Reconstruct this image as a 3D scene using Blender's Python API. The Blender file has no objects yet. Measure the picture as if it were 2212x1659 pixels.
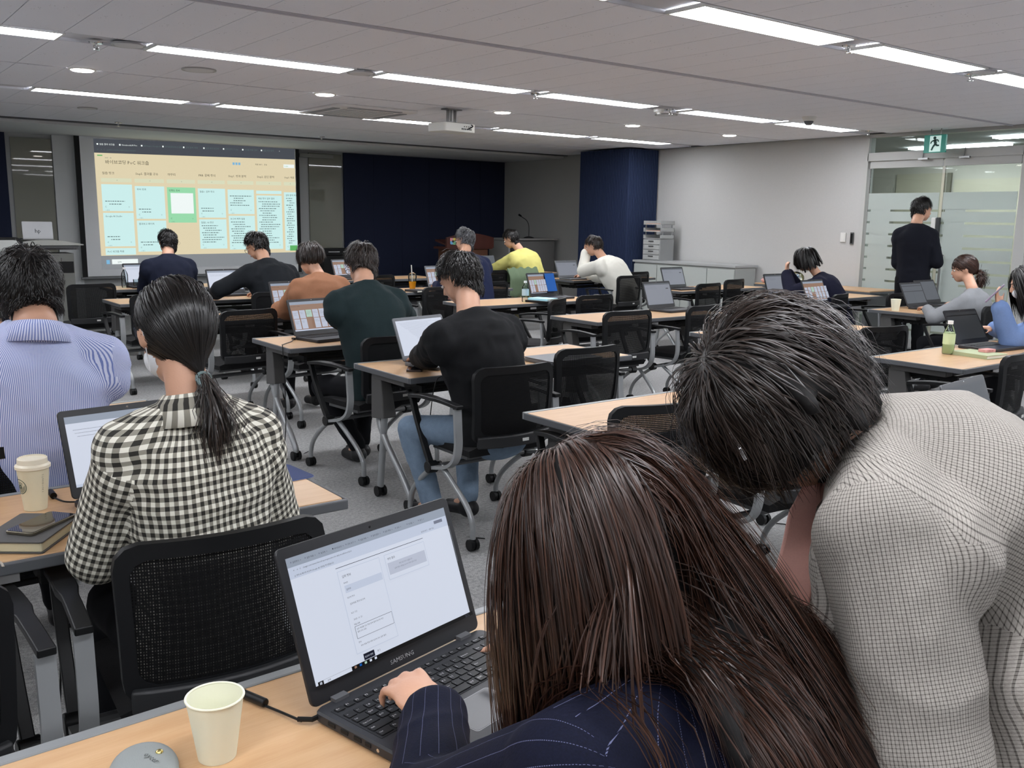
import bpy, math, random
import numpy as np
from mathutils import Vector, Matrix, Quaternion
random.seed(7)
SC = bpy.context.scene
COL = SC.collection
R_ = math.radians

# ------------------------------------------------------------------ camera
PITCH, ROLL, YAW, EYE = R_(10.1), R_(0.85), R_(37.5), 1.5
def _cam():
    f = Vector((math.sin(YAW)*math.cos(PITCH), math.cos(YAW)*math.cos(PITCH), -math.sin(PITCH)))
    r = Vector((math.cos(YAW), -math.sin(YAW), 0)); u = r.cross(f)
    c, s = math.cos(ROLL), math.sin(ROLL)
    r2 = c*r + s*u; u2 = -s*r + c*u
    m = Matrix(((r2.x, u2.x, -f.x, 0), (r2.y, u2.y, -f.y, 0), (r2.z, u2.z, -f.z, EYE), (0, 0, 0, 1)))
    cd = bpy.data.cameras.new('camera'); cd.sensor_width = 36; cd.sensor_fit = 'HORIZONTAL'
    cd.lens = 2000.0/2212*36; cd.clip_start = 0.02; cd.clip_end = 60
    o = bpy.data.objects.new('camera', cd); COL.objects.link(o); o.matrix_world = m
    SC.camera = o
_cam()
# ------------------------------------------------------------------ world and exposure
SC.view_settings.view_transform = 'Standard'
SC.view_settings.look = 'None'
SC.view_settings.gamma = 1.0
SC.view_settings.exposure = 0.0
SC.view_settings.use_curve_mapping = False
W = bpy.data.worlds.new('world'); SC.world = W; W.use_nodes = True
W.node_tree.nodes['Background'].inputs[0].default_value = (.6, .62, .66, 1)
W.node_tree.nodes['Background'].inputs[1].default_value = 0.25
LAMP = 26          # emission strength of the ceiling panels
DOWN = 24.0         # emission strength of the round downlights

# ------------------------------------------------------------------ helpers
def lin(h):
    if isinstance(h, str):
        h = h.lstrip('#'); c = [int(h[i:i+2], 16)/255 for i in (0, 2, 4)]
    else: c = h
    return tuple(x/12.92 if x <= .04045 else ((x+.055)/1.055)**2.4 for x in c) + (1,)
MATS = {}
def mat(name, col='#808080', rough=.5, metal=0, bump=0, bscale=200, spec=.5, emit=0, vary=0, vscale=30, alpha=1, trans=0, ior=1.45, sheen=0, coat=0):
    if name in MATS: return MATS[name]
    m = bpy.data.materials.new(name); m.use_nodes = True; nt = m.node_tree; b = nt.nodes['Principled BSDF']
    c = lin(col); b.inputs['Base Color'].default_value = c
    b.inputs['Roughness'].default_value = rough; b.inputs['Metallic'].default_value = metal
    b.inputs['Specular IOR Level'].default_value = spec; b.inputs['Alpha'].default_value = alpha
    b.inputs['Transmission Weight'].default_value = trans; b.inputs['IOR'].default_value = ior
    b.inputs['Sheen Weight'].default_value = sheen; b.inputs['Coat Weight'].default_value = coat
    if emit:
        b.inputs['Emission Color'].default_value = c; b.inputs['Emission Strength'].default_value = emit
    if bump or vary:
        tc = nt.nodes.new('ShaderNodeTexCoord')
    if bump:
        n = nt.nodes.new('ShaderNodeTexNoise'); n.inputs['Scale'].default_value = bscale; n.inputs['Detail'].default_value = 3
        bp = nt.nodes.new('ShaderNodeBump'); bp.inputs['Strength'].default_value = bump; bp.inputs['Distance'].default_value = .002
        nt.links.new(tc.outputs['Object'], n.inputs['Vector']); nt.links.new(n.outputs['Fac'], bp.inputs['Height']); nt.links.new(bp.outputs['Normal'], b.inputs['Normal'])
    if vary:
        n = nt.nodes.new('ShaderNodeTexNoise'); n.inputs['Scale'].default_value = vscale; n.inputs['Detail'].default_value = 4
        mx = nt.nodes.new('ShaderNodeMix'); mx.data_type = 'RGBA'
        mx.inputs['A'].default_value = tuple(x*(1-vary) for x in c[:3])+(1,); mx.inputs['B'].default_value = tuple(min(1, x*(1+vary)) for x in c[:3])+(1,)
        nt.links.new(tc.outputs['Object'], n.inputs['Vector']); nt.links.new(n.outputs['Fac'], mx.inputs['Factor']); nt.links.new(mx.outputs['Result'], b.inputs['Base Color'])
    MATS[name] = m; return m
class N:
    """tiny node-building helper"""
    def __init__(s, name, rough=.8):
        s.m = bpy.data.materials.new(name); s.m.use_nodes = True; s.nt = s.m.node_tree; s.b = s.nt.nodes['Principled BSDF']
        s.b.inputs['Roughness'].default_value = rough; MATS[name] = s.m
    def new(s, t, **k):
        n = s.nt.nodes.new(t)
        for a, v in k.items():
            if a in n.inputs.keys(): s.put(n.inputs[a], v)
            else: setattr(n, a, v)
        return n
    def put(s, sock, v):
        if isinstance(v, bpy.types.NodeSocket): s.nt.links.new(v, sock)
        else: sock.default_value = v
    def math(s, op, a, b=0.0, clamp=False):
        n = s.nt.nodes.new('ShaderNodeMath'); n.operation = op; n.use_clamp = clamp
        s.put(n.inputs[0], a); s.put(n.inputs[1], b); return n.outputs[0]
    def mix(s, f, a, b):
        n = s.nt.nodes.new('ShaderNodeMix'); n.data_type = 'RGBA'
        s.put(n.inputs['Factor'], f); s.put(n.inputs['A'], a); s.put(n.inputs['B'], b); return n.outputs['Result']
    def noise(s, vec, scale, detail=3, out='Fac'):
        n = s.new('ShaderNodeTexNoise'); n.inputs['Scale'].default_value = scale; n.inputs['Detail'].default_value = detail
        s.put(n.inputs['Vector'], vec); return n.outputs[out]
    def mapping(s, vec, scale):
        n = s.new('ShaderNodeMapping'); n.inputs['Scale'].default_value = scale; s.put(n.inputs['Vector'], vec); return n.outputs[0]
    def bump(s, h, strength=.3, dist=.002):
        n = s.new('ShaderNodeBump'); n.inputs['Strength'].default_value = strength; n.inputs['Distance'].default_value = dist
        s.put(n.inputs['Height'], h); s.put(s.b.inputs['Normal'], n.outputs['Normal'])
    def tex(s, k='Object'):
        return s.new('ShaderNodeTexCoord').outputs[k]
    def base(s, v): s.put(s.b.inputs['Base Color'], v)

def mk_mesh(name, V, F, uv=None, col=None, smooth=True, mats=None, mi=None):
    """V (n,3); F list/array of faces"""
    me = bpy.data.meshes.new(name); V = np.asarray(V, dtype=np.float32)
    if isinstance(F, np.ndarray):
        k = F.shape[1]; n = len(F)
        me.vertices.add(len(V)); me.vertices.foreach_set('co', V.ravel())
        me.loops.add(n*k); me.loops.foreach_set('vertex_index', F.astype(np.int32).ravel())
        me.polygons.add(n); me.polygons.foreach_set('loop_start', np.arange(0, n*k, k, dtype=np.int32))
        me.polygons.foreach_set('loop_total', np.full(n, k, dtype=np.int32)) if bpy.app.version < (4, 0, 0) else None
        me.update(calc_edges=True)
    else:
        me.from_pydata([tuple(map(float, v)) for v in V], [], F)
    if smooth: me.polygons.foreach_set('use_smooth', np.ones(len(me.polygons), dtype=bool))
    if uv is not None:
        l = me.uv_layers.new(name='UVMap'); l.data.foreach_set('uv', np.asarray(uv, dtype=np.float32).ravel())
    if col is not None:
        a = me.color_attributes.new('tint', 'FLOAT_COLOR', 'POINT'); a.data.foreach_set('color', np.asarray(col, dtype=np.float32).ravel())
    for m in (mats or []): me.materials.append(m)
    if mi is not None: me.polygons.foreach_set('material_index', np.asarray(mi, dtype=np.int32))
    me.update(); return me
KIDS = {}
def link(name, data, parent=None, loc=None, label=None, cat=None, group=None, kind=None):
    o = bpy.data.objects.new(name, data); COL.objects.link(o)
    if parent: o.parent = parent; KIDS.setdefault(parent.name, []).append(o)
    if loc is not None: o.location = loc
    if label: o['label'] = label
    if cat: o['category'] = cat
    if group: o['group'] = group
    if kind: o['kind'] = kind
    return o
def thing(name, label, cat, loc=(0, 0, 0), rz=0, group=None):
    o = link(name, None, None, loc, label, cat, group); o.rotation_euler = (0, 0, rz); o.empty_display_size = .1
    return o
def dup(root, loc, rz=0, label=None, group=None):
    def cp(o, par):
        c = o.copy(); COL.objects.link(c); c.parent = par
        for ch in KIDS.get(o.name, []): cp(ch, c)
        return c
    r = cp(root, None); r.location = loc; r.rotation_euler = (0, 0, rz)
    if label: r['label'] = label
    if group: r['group'] = group
    return r
class MB:
    """mesh collector; every add_* joins into ONE mesh"""
    def __init__(s): s.v = []; s.f = []; s.mi = []; s.cur = 0
    def raw(s, v, f):
        b = len(s.v); s.v += [tuple(map(float, p)) for p in v]; s.f += [tuple(i+b for i in q) for q in f]; s.mi += [s.cur]*len(f); return s
    def box(s, c, d, rot=None, taper=None):
        x, y, z = (k/2 for k in d); P = []
        for sz in (-1, 1):
            t = taper if (taper and sz < 0) else 1
            P += [Vector((sx*x*t, sy*y*t, sz*z)) for sx, sy in ((-1, -1), (1, -1), (1, 1), (-1, 1))]
        if rot is not None: P = [rot @ p for p in P]
        P = [p+Vector(c) for p in P]
        return s.raw(P, [(0, 3, 2, 1), (4, 5, 6, 7), (0, 1, 5, 4), (1, 2, 6, 5), (2, 3, 7, 6), (3, 0, 4, 7)])
    def rbox(s, c, d, r=.01, n=4, rot=None):
        """box with rounded vertical edges and small chamfer"""
        x, y, z = d[0]/2, d[1]/2, d[2]/2; out = []
        for (cx, cy, a0) in ((x-r, y-r, 0), (-x+r, y-r, 90), (-x+r, -y+r, 180), (x-r, -y+r, 270)):
            for i in range(n+1):
                a = R_(a0+90*i/n); out.append((cx+r*math.cos(a), cy+r*math.sin(a)))
        return s.prism(out, c, -z, z, rot, ch=min(.25*r, z*.4, .004))
    def prism(s, out, c, z0, z1, rot=None, ch=0):
        m = len(out); cx = sum(p[0] for p in out)/m; cy = sum(p[1] for p in out)/m
        def ring(z, q):
            L = []
            for (px, py) in out:
                dx, dy = px-cx, py-cy; l = math.hypot(dx, dy) or 1
                L.append(Vector((px-dx/l*q, py-dy/l*q, z)))
            return L
        rings = [ring(z0, ch), ring(z0+ch, 0), ring(z1-ch, 0), ring(z1, ch)] if ch else [ring(z0, 0), ring(z1, 0)]
        P = [p for r in rings for p in r]
        if rot is not None: P = [rot @ p for p in P]
        P = [p+Vector(c) for p in P]; F = [tuple(range(m-1, -1, -1)), tuple(range((len(rings)-1)*m, len(rings)*m))]
        for k in range(len(rings)-1):
            for i in range(m):
                j = (i+1) % m; F.append((k*m+i, k*m+j, (k+1)*m+j, (k+1)*m+i))
        return s.raw(P, F)
    def tube(s, path, r, n=8, cap=True, flat=None):
        """round tube, or flat=(w,t) rectangular-ish elliptical band"""
        path = [Vector(p) for p in path]; m = len(path); rr = r if isinstance(r, (list, tuple)) else [r]*m
        P = []; prev = None
        for i, p in enumerate(path):
            t = (path[min(i+1, m-1)]-path[max(i-1, 0)]).normalized()
            if prev is None:
                a = Vector((0, 0, 1)) if abs(t.z) < .9 else Vector((1, 0, 0)); x = t.cross(a).normalized()
            else:
                x = (prev - t*prev.dot(t)).normalized()
            prev = x; y = t.cross(x)
            for k in range(n):
                a = 2*math.pi*k/n; P.append(p + (x*math.cos(a)+y*math.sin(a))*rr[i])
        F = [(i*n+k, i*n+(k+1) % n, (i+1)*n+(k+1) % n, (i+1)*n+k) for i in range(m-1) for k in range(n)]
        if cap: F += [tuple(range(n-1, -1, -1)), tuple(range((m-1)*n, m*n))]
        return s.raw(P, F)
    def band(s, path, w, t, wdir=(1, 0, 0)):
        """flat strap: width w along wdir, thickness t"""
        path = [Vector(p) for p in path]; m = len(path); wd = Vector(wdir).normalized(); P = []
        for i, p in enumerate(path):
            tg = (path[min(i+1, m-1)]-path[max(i-1, 0)]).normalized(); nn = tg.cross(wd).normalized()
            wi = w[i] if isinstance(w, (list, tuple)) else w
            for a, b in ((-1, -1), (1, -1), (1, 1), (-1, 1)): P.append(p+wd*a*wi/2+nn*b*t/2)
        F = [(i*4+k, i*4+(k+1) % 4, (i+1)*4+(k+1) % 4, (i+1)*4+k) for i in range(m-1) for k in range(4)]
        F += [(3, 2, 1, 0), tuple(range((m-1)*4, m*4))]
        return s.raw(P, F)
    def lathe(s, prof, c=(0, 0, 0), n=24, rot=None, cap=(1, 1)):
        if prof[0] == prof[-1] or (abs(prof[0][0]-prof[-1][0]) < 1e-6 and abs(prof[0][1]-prof[-1][1]) < 1e-6): cap = (0, 0)
        P = []
        for (r, z) in prof:
            for k in range(n):
                a = 2*math.pi*k/n; P.append(Vector((r*math.cos(a), r*math.sin(a), z)))
        if rot is not None: P = [rot @ p for p in P]
        P = [p+Vector(c) for p in P]; m = len(prof)
        F = [(i*n+k, i*n+(k+1) % n, (i+1)*n+(k+1) % n, (i+1)*n+k) for i in range(m-1) for k in range(n)]
        if cap[0] and prof[0][0] > 1e-5: F.append(tuple(range(n-1, -1, -1)))
        if cap[1] and prof[-1][0] > 1e-5: F.append(tuple(range((m-1)*n, m*n)))
        return s.raw(P, F)
    def ell(s, c, r, n=12, m=8, rot=None):
        return s.lathe([(max(1e-6, math.cos(a)), math.sin(a)) for a in [(-.5+i/m)*math.pi for i in range(m+1)]], (0, 0, 0), n)._xf(n*(m+1), c, r, rot)
    def _xf(s, k, c, r, rot):
        for i in range(len(s.v)-k, len(s.v)):
            p = Vector((s.v[i][0]*r[0], s.v[i][1]*r[1], s.v[i][2]*r[2]))
            if rot is not None: p = rot @ p
            s.v[i] = tuple(p+Vector(c))
        return s
    def quad(s, a, b, c, d): return s.raw([a, b, c, d], [(0, 1, 2, 3)])
    def grid(s, fn, nu, nv, thick=0):
        P = [fn(i/nu, j/nv) for j in range(nv+1) for i in range(nu+1)]
        F = [(j*(nu+1)+i, j*(nu+1)+i+1, (j+1)*(nu+1)+i+1, (j+1)*(nu+1)+i) for j in range(nv) for i in range(nu)]
        return s.raw(P, F)
    def mesh(s, name, mats, smooth=False):
        me = bpy.data.meshes.new(name); me.from_pydata(s.v, [], s.f)
        for m in (mats if isinstance(mats, (list, tuple)) else [mats]): me.materials.append(m)
        if len(me.materials) > 1: me.polygons.foreach_set('material_index', s.mi)
        me.polygons.foreach_set('use_smooth', [smooth]*len(me.polygons))
        if smooth:
            try: me.set_sharp_from_angle(angle=R_(38))
            except Exception: pass
        me.update(); return me
    def obj(s, name, mats, parent=None, smooth=False, bevel=0, **k):
        o = link(name, s.mesh(name, mats, smooth), parent, **k)
        if bevel:
            b = o.modifiers.new('b', 'BEVEL'); b.width = bevel; b.segments = 2; b.limit_method = 'ANGLE'; b.angle_limit = R_(40)
        return o
_TXT = {}
def preload_text(strings):
    """one text object, one line per string, split into separate outlines"""
    if not strings: return
    cu = bpy.data.curves.new('t', 'FONT'); cu.body = '\n'.join(strings); cu.size = 1; cu.space_line = 2.0; cu.resolution_u = 1
    o = bpy.data.objects.new('t', cu); me = bpy.data.meshes.new_from_object(o)
    V = [tuple(v.co) for v in me.vertices]; buckets = [([], [], {}) for _ in strings]
    step = 2.0
    for p in me.polygons:
        vs = list(p.vertices); y = sum(V[i][1] for i in vs)/len(vs); k = max(0, min(len(strings)-1, int(round((.35-y)/step)))); bv, bf, mp = buckets[k]; f = []
        for i in vs:
            if i not in mp: mp[i] = len(bv); bv.append((V[i][0], V[i][1]+k*step, 0))
            f.append(mp[i])
        bf.append(tuple(f))
    for s_, (bv, bf, _) in zip(strings, buckets): _TXT[s_] = (bv, bf)
    bpy.data.objects.remove(o); bpy.data.meshes.remove(me); bpy.data.curves.remove(cu)
def text_geo(t, size=1.0, align='LEFT'):
    """(verts, faces) of a line of lettering in the XY plane"""
    if t not in _TXT: preload_text([t])
    v, f = _TXT[t]; dx = 0
    if align == 'CENTER' and v: dx = -(min(p[0] for p in v)+max(p[0] for p in v))/2
    return [((a+dx)*size, b*size, 0) for a, b, c in v], f
preload_text(["'", "(", "(i) 생성 AI 페이지 보고서 (Google AI) 내용을 정의했습니다", "*", "+", "+ 추가", ",", "-", "- _", ".", "/", "0", "0 )", "1", "1 !", "2", "2 @", "2025 · AI", "2025-11-04", "2025. 10. 21", "3", "3 #", "4", "4 $", "5", "5 %", "6", "6 ^", "7", "7 &", "8", "8 *", "9", "9 (", ";", "<", "=", "= +", ">", "A", "API keys | Google A", "Alt", "Aㅁ", "B", "Backspace", "Bㅠ", "C", "Caps Lock", "Ctrl", "Cㅊ", "D", "Del", "Dㅇ", "E", "EVE-ZIP", "End", "Enter", "Esc", "Eㄷ", "F", "F1", "F10", "F11", "F12", "F2", "F3", "F4", "F5", "F6", "F7", "F8", "F9", "Fn", "Fㄹ", "G", "Google AI Studio", "Gㅎ", "H", "Home", "Hㅗ", "I", "Ins", "Iㅑ", "J", "Jㅓ", "K", "Kㅏ", "L", "Lㅣ", "M", "Mㅡ", "N", "NotebookLM Pro", "Num", "Nㅜ", "O", "Oㅐ", "P", "PRB. 문제 정의", "Padlet", "PoC 워크숍 자료", "Prt", "Pㅔ", "Q", "Qㅂ", "R", "Rㄱ", "S", "SAMSUNG", "Shift", "Step1. 성과 분석", "Step2. 원인 분석", "Step3. 자료", "Step5. 결과물 공유", "Sㄴ", "T", "Tab", "Tㅅ", "U", "Uㅕ", "V", "Vㅍ", "W", "Wㅈ", "X", "Xㅌ", "Y", "Yㅛ", "Z", "Zㅋ", "[", "\\", "]", "^", "h", "hp", "o", "oycer", "~", "×", "←", "←   →   C    chatgpt.com/canvas/shared/report-generator-for-daily-workflow-a1b2c3", "←  →  C   padlet.com/workshop/poc-board", "♡", "검", "검색", "결", "결과 공유 있음", "결과보고 페이지", "공", "공유  ×", "공유 보기  ×", "마", "마무리", "만", "만족도 조사", "문", "문제 분석, Today", "바", "바이브코딩  ×", "바이브코딩 PoC 워크", "바이브코딩 PoC 워크숍", "보", "보고 기간", "보고서  ×", "보고서 보기    내용 공유", "보고서 생성", "보고서 정의", "보고서 제작 실습", "보기  ×", "부", "부서 성과", "부서 자료 정보 내용 보고서 공유 업무 결과", "부서명", "분", "분석 결과  ×", "생", "생성 결과", "생성 보고서가 없습니다.", "실", "실습 결과 워크숍", "실습 링크", "실습 자료  ×", "실습 자료 분석", "실습1. 업무 정의", "실습2. AI 진단", "업", "업무 분석 자료", "업무 분석, 정보", "업무 자료  ×", "업무 자료를 공유 정보 분석 결과 보고서 시간", "업무 정보  ×", "업무 정의 보고서", "업무부", "업무자료 정의 보고서", "업무정의  ×", "오", "오후 3:12", "워", "워크숍  ×", "워크숍 자료, 업무", "입", "입력 정보", "입력 정보 내용을 보고서 생성 업무 공유", "자", "자료 보기   공유", "자료 정의 업무 결과", "조", "조사", "초", "초기", "한", "한/영", "한자", "핵", "핵심 내용"])  #P
def smoothpath(pts, n=6):
    """Catmull-Rom through points"""
    P = [Vector(p) for p in pts]; out = []
    for i in range(len(P)-1):
        a, b, c, d = P[max(i-1, 0)], P[i], P[i+1], P[min(i+2, len(P)-1)]
        for k in range(n):
            t = k/n; out.append(.5*((2*b)+(c-a)*t+(2*a-5*b+4*c-d)*t*t+(3*b-a-3*c+d)*t**3))
    out.append(P[-1]); return out
RX = lambda a: Matrix.Rotation(R_(a), 3, 'X')
RY = lambda a: Matrix.Rotation(R_(a), 3, 'Y')
RZ = lambda a: Matrix.Rotation(R_(a), 3, 'Z')
# ------------------------------------------------------------------ setting materials
def carpet():
    k = N('carpet', .95); o = k.tex()
    a = k.noise(o, 260, 2); b = k.noise(o, 60, 3); c = k.noise(o, 1.2, 3)
    f = k.math('ADD', k.math('MULTIPLY', a, .55), k.math('ADD', k.math('MULTIPLY', b, .3), k.math('MULTIPLY', c, .15)))
    f = k.math('MULTIPLY', k.math('SUBTRACT', f, .36), 3.4, True)
    k.base(k.mix(f, lin('#5f6062'), lin('#afaeac'))); k.bump(a, .5, .004); return k.m
def ceiling_mat():
    k = N('ceiling_tile', .95); o = k.tex()
    v = k.new('ShaderNodeTexVoronoi'); v.inputs['Scale'].default_value = 42; v.inputs['Randomness'].default_value = 1; k.put(v.inputs['Vector'], o)
    n = k.noise(o, 8, 2)
    r = k.math('MULTIPLY', k.math('SUBTRACT', n, .42, True), .75)
    hole = k.math('LESS_THAN', v.outputs['Distance'], r)
    k.base(k.mix(hole, lin('#ebedf4'), lin('#a2a3a9'))); k.bump(k.noise(o, 120, 2), .15, .002); return k.m
def wood_top():
    k = N('beech_laminate', .36); o = k.tex()
    n = k.noise(k.mapping(o, (3, 22, 3)), 2.2, 5); n2 = k.noise(k.mapping(o, (9, 160, 9)), 2, 2)
    f = k.math('ADD', k.math('MULTIPLY', n, .7), k.math('MULTIPLY', n2, .3))
    k.base(k.mix(k.math('MULTIPLY', k.math('SUBTRACT', f, .3), 2.2, True), lin('#bd956c'), lin('#cca880'))); return k.m
def mesh_fabric():
    """woven chair mesh: real see-through holes"""
    k = N('mesh_weave', .75); o = k.tex()
    s = k.new('ShaderNodeSeparateXYZ'); k.put(s.inputs[0], o)
    a = k.math('SINE', k.math('MULTIPLY', s.outputs['X'], 1150)); b = k.math('SINE', k.math('MULTIPLY', s.outputs['Z'], 900))
    hole = k.math('MULTIPLY', k.math('GREATER_THAN', a, .25), k.math('GREATER_THAN', b, .1))
    k.base(lin('#0d0d0e')); k.b.inputs['Specular IOR Level'].default_value = .15; k.put(k.b.inputs['Alpha'], k.math('SUBTRACT', 1.0, k.math('MULTIPLY', hole, .36))); return k.m
def ribbed(name, col):
    k = N(name, .9); o = k.tex(); k.b.inputs['Specular IOR Level'].default_value = .15
    n = k.noise(o, 150, 2); k.base(k.mix(n, lin(col), tuple(x*1.35 for x in lin(col)[:3])+(1,))); k.bump(n, .3, .002); return k.m
def frosted():
    m = bpy.data.materials.new('frosted_film'); m.use_nodes = True; nt = m.node_tree; nt.nodes.clear()
    out = nt.nodes.new('ShaderNodeOutputMaterial'); mx = nt.nodes.new('ShaderNodeMixShader'); mx.inputs[0].default_value = .86
    t = nt.nodes.new('ShaderNodeBsdfTransparent'); d = nt.nodes.new('ShaderNodeBsdfDiffuse'); d.inputs[0].default_value = lin('#ccd3d0')
    tl = nt.nodes.new('ShaderNodeBsdfTranslucent'); tl.inputs[0].default_value = lin('#e2e8e4')
    m2 = nt.nodes.new('ShaderNodeMixShader'); m2.inputs[0].default_value = .4
    nt.links.new(d.outputs[0], m2.inputs[1]); nt.links.new(tl.outputs[0], m2.inputs[2])
    nt.links.new(t.outputs[0], mx.inputs[1]); nt.links.new(m2.outputs[0], mx.inputs[2]); nt.links.new(mx.outputs[0], out.inputs[0]); return m
def clearglass(name, tint='#e2efe9', refl=.08):
    m = bpy.data.materials.new(name); m.use_nodes = True; nt = m.node_tree; nt.nodes.clear()
    out = nt.nodes.new('ShaderNodeOutputMaterial'); mx = nt.nodes.new('ShaderNodeMixShader'); fr = nt.nodes.new('ShaderNodeFresnel'); fr.inputs[0].default_value = 1.35
    t = nt.nodes.new('ShaderNodeBsdfTransparent'); t.inputs[0].default_value = lin(tint)
    g = nt.nodes.new('ShaderNodeBsdfGlossy'); g.inputs['Roughness'].default_value = .02
    nt.links.new(fr.outputs[0], mx.inputs[0]); nt.links.new(t.outputs[0], mx.inputs[1]); nt.links.new(g.outputs[0], mx.inputs[2]); nt.links.new(mx.outputs[0], out.inputs[0]); return m
CARPET = carpet(); CTILE = ceiling_mat(); WOOD = wood_top(); WEAVE = mesh_fabric(); FROST = frosted(); GLASS = clearglass('door_glass', '#eef4f1')
PLASTIC_CLEAR = clearglass('clear_plastic', '#eef3f3')
WALLW = mat('wall_paper_white', '#bcbcba', .9, bump=.25, bscale=160, vary=.04, vscale=60)
WALLG = mat('wall_paint_grey', '#b4b6b6', .85, bump=.15)
WALLF = mat('wall_film_grey', '#a6a6a3', .8, vary=.05, vscale=90)
NAVYP = ribbed('navy_felt', '#23283a'); NAVYC = ribbed('navy_ribs', '#27314a')
OLIVE = mat('smoked_glass', '#85857a', .02, spec=.6)
STEEL = mat('brushed_steel', '#9b9c9c', .35, metal=.9)
SILVER = mat('silver_paint', '#a2a5a6', .38, metal=.55)
CHROME = mat('chrome', '#d5d5d5', .12, metal=1)
WHITEP = mat('white_plastic', '#dcdcd8', .4)
BLACKP = mat('black_plastic', '#0f1011', .42, spec=.35)
BLACKM = mat('matt_black', '#0a0b0c', .7)
DGREY = mat('dark_grey_plastic', '#38393b', .5)
MGREY = mat('mid_grey_metal', '#5c5d5e', .45, metal=.3)
LAMPM = mat('lamp_diffuser', '#f7f9ff', .5, emit=LAMP)
DOWNM = mat('downlight_diffuser', '#fff6ee', .5, emit=DOWN)
FRAMEW = mat('door_frame_paint', '#b9bab7', .5)

# ------------------------------------------------------------------ the shell
CZ = 2.6
MB().box((3.4, 4.2, -.05), (16.2, 20.6, .1)).obj('floor', CARPET, kind='structure')
ceil = MB().box((3.4, 4.2, CZ+.09), (16.2, 20.6, .1)).obj('ceiling', mat('ceiling_void', '#5f6062', .9), kind='structure')
FY = 14.42
wf = MB().box((3.0, FY+.08, CZ/2), (15.8, .12, CZ)).obj('wall_front', WALLG, kind='structure')
MB().box((-4.6, 4.2, CZ/2), (.12, 20.6, CZ)).obj('wall_left', WALLW, kind='structure')
MB().box((3.4, -6.0, CZ/2), (16.2, .12, CZ)).obj('wall_back', WALLW, kind='structure')
wr = MB().box((10.87, 10.63, CZ/2), (.12, 7.58, CZ)).box((10.87, -.57, CZ/2), (.12, 10.9, CZ)).obj('wall_right', WALLW, kind='structure')
MB().box((10.8, 12.95, CZ/2), (.02, 2.9, CZ)).obj('wall_right_grey', WALLF, wr, label='grey film covered stretch of the wall')
# ceiling tiles between the light strips: every plank its own piece
def tile_mesh(w, d):
    return MB().box((0, 0, 0), (w-.005, d-.006, .02)).mesh('ceiling_tile', CTILE)
rows = [(.72, 2.03), (2.08, 3.38), (3.70, 5.02), (5.09, 6.50), (6.80, 8.03), (8.06, 9.46), (9.74, 10.98), (11.01, 12.55)]
for (a, b) in rows:
    me = tile_mesh(.345, b-a)
    x0 = 0.06 if a < 6 else 1.09
    n = int((10.8-x0)/.345)
    for i in range(n):
        xc = x0+.345*(i+.5)
        if a < 3 and xc < 1.6: continue
        link('ceiling_tile', me, ceil, (xc, (a+b)/2, CZ+.011))
m = MB()
for (x0, x1, y0, y1) in [(-4.6, .06, -6, 6.5), (-4.6, 1.09, 6.8, 12.55), (.06, 10.8, -6, .72), (.06, 1.6, .72, 3.4)]:
    m.box(((x0+x1)/2, (y0+y1)/2, CZ+.012), (x1-x0, y1-y0, .02))
m.obj('plain_tiles', CTILE, ceil, kind='stuff')
strip = mat('light_strip_metal', '#c6c7cc', .6)
for i, (y, x0) in enumerate([(-2.35, -4.6), (.55, -4.6), (3.54, -4.6), (6.65, -4.6), (9.6, -4.6)]):
    MB().box((3.1, y, CZ+.03), (15.4, .30, .02)).box((3.1, y-.152, CZ+.012), (15.4, .006, .024)).box((3.1, y+.152, CZ+.012), (15.4, .006, .024)).obj('trim_%d' % (i+1), strip, kind='structure')
MB().box((3.1, 5.055, CZ+.006), (15.4, .05, .012)).box((3.1, 5.055, CZ-.004), (15.4, .012, .012)).obj('trim_6', mat('curtain_track', '#c9c9d0', .5), kind='structure')
MB().box((3.1, 12.62, CZ+.004), (15.4, .10, .03)).obj('trim_7', mat('track_dark', '#55575a', .5), kind='structure')
MB().box((3.1, 13.55, CZ-.02), (15.4, 1.75, .05)).obj('trim_8', mat('soffit_paint', '#d8dadb', .8, bump=.1), kind='structure')
# ceiling panels
def lamp(x0, x1, y, label, w=.25):
    t = thing('ceiling_light', label, 'light', ((x0+x1)/2, y, CZ), 0, 'linear ceiling lights'); L = x1-x0
    MB().box((0, 0, .004), (L, w, .012)).obj('diffuser', LAMPM, t)
    MB().box((0, w/2+.008, .004), (L+.03, .016, .02)).box((0, -w/2-.008, .004), (L+.03, .016, .02)).box((-L/2-.008, 0, .004), (.016, w, .02)).box((L/2+.008, 0, .004), (.016, w, .02)).obj('frame', WHITEP, t)
rowA = 'long lit ceiling panel in the nearest row, %s'
for x0, x1, w in [(2.02, 3.36, 'leftmost, cut by the top of the picture'), (3.84, 5.18, 'largest in view, above the leaning woman'), (5.5, 6.8, 'second large one, right of the largest'), (7.1, 8.45, 'cut off by the right border')]:
    lamp(x0, x1, 3.54, rowA % w)
for x0, x1, w in [(.1, 1.44, 'cut off by the left border'), (2.02, 3.47, 'just above the screen, right of the round speaker'), (3.76, 5.18, 'left of the sprinkler head, above the projector'), (5.43, 6.75, 'in the middle, right of the projector'), (7.3, 8.65, 'left of the dome camera'), (8.88, 10.15, 'behind the dome camera')]:
    lamp(x0, x1, 6.66, 'lit ceiling panel in the middle row, '+w)
for x0, x1, w in [(1.84, 3.21, 'leftmost, over the left half of the screen'), (3.56, 4.75, 'running up to the air conditioner'), (5.25, 6.6, 'half hidden by the projector'), (7.1, 8.5, 'left one of two near the navy column'), (8.76, 10.08, 'right one of two near the navy column')]:
    lamp(x0, x1, 9.6, 'lit ceiling panel in the far row, '+w)
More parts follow.
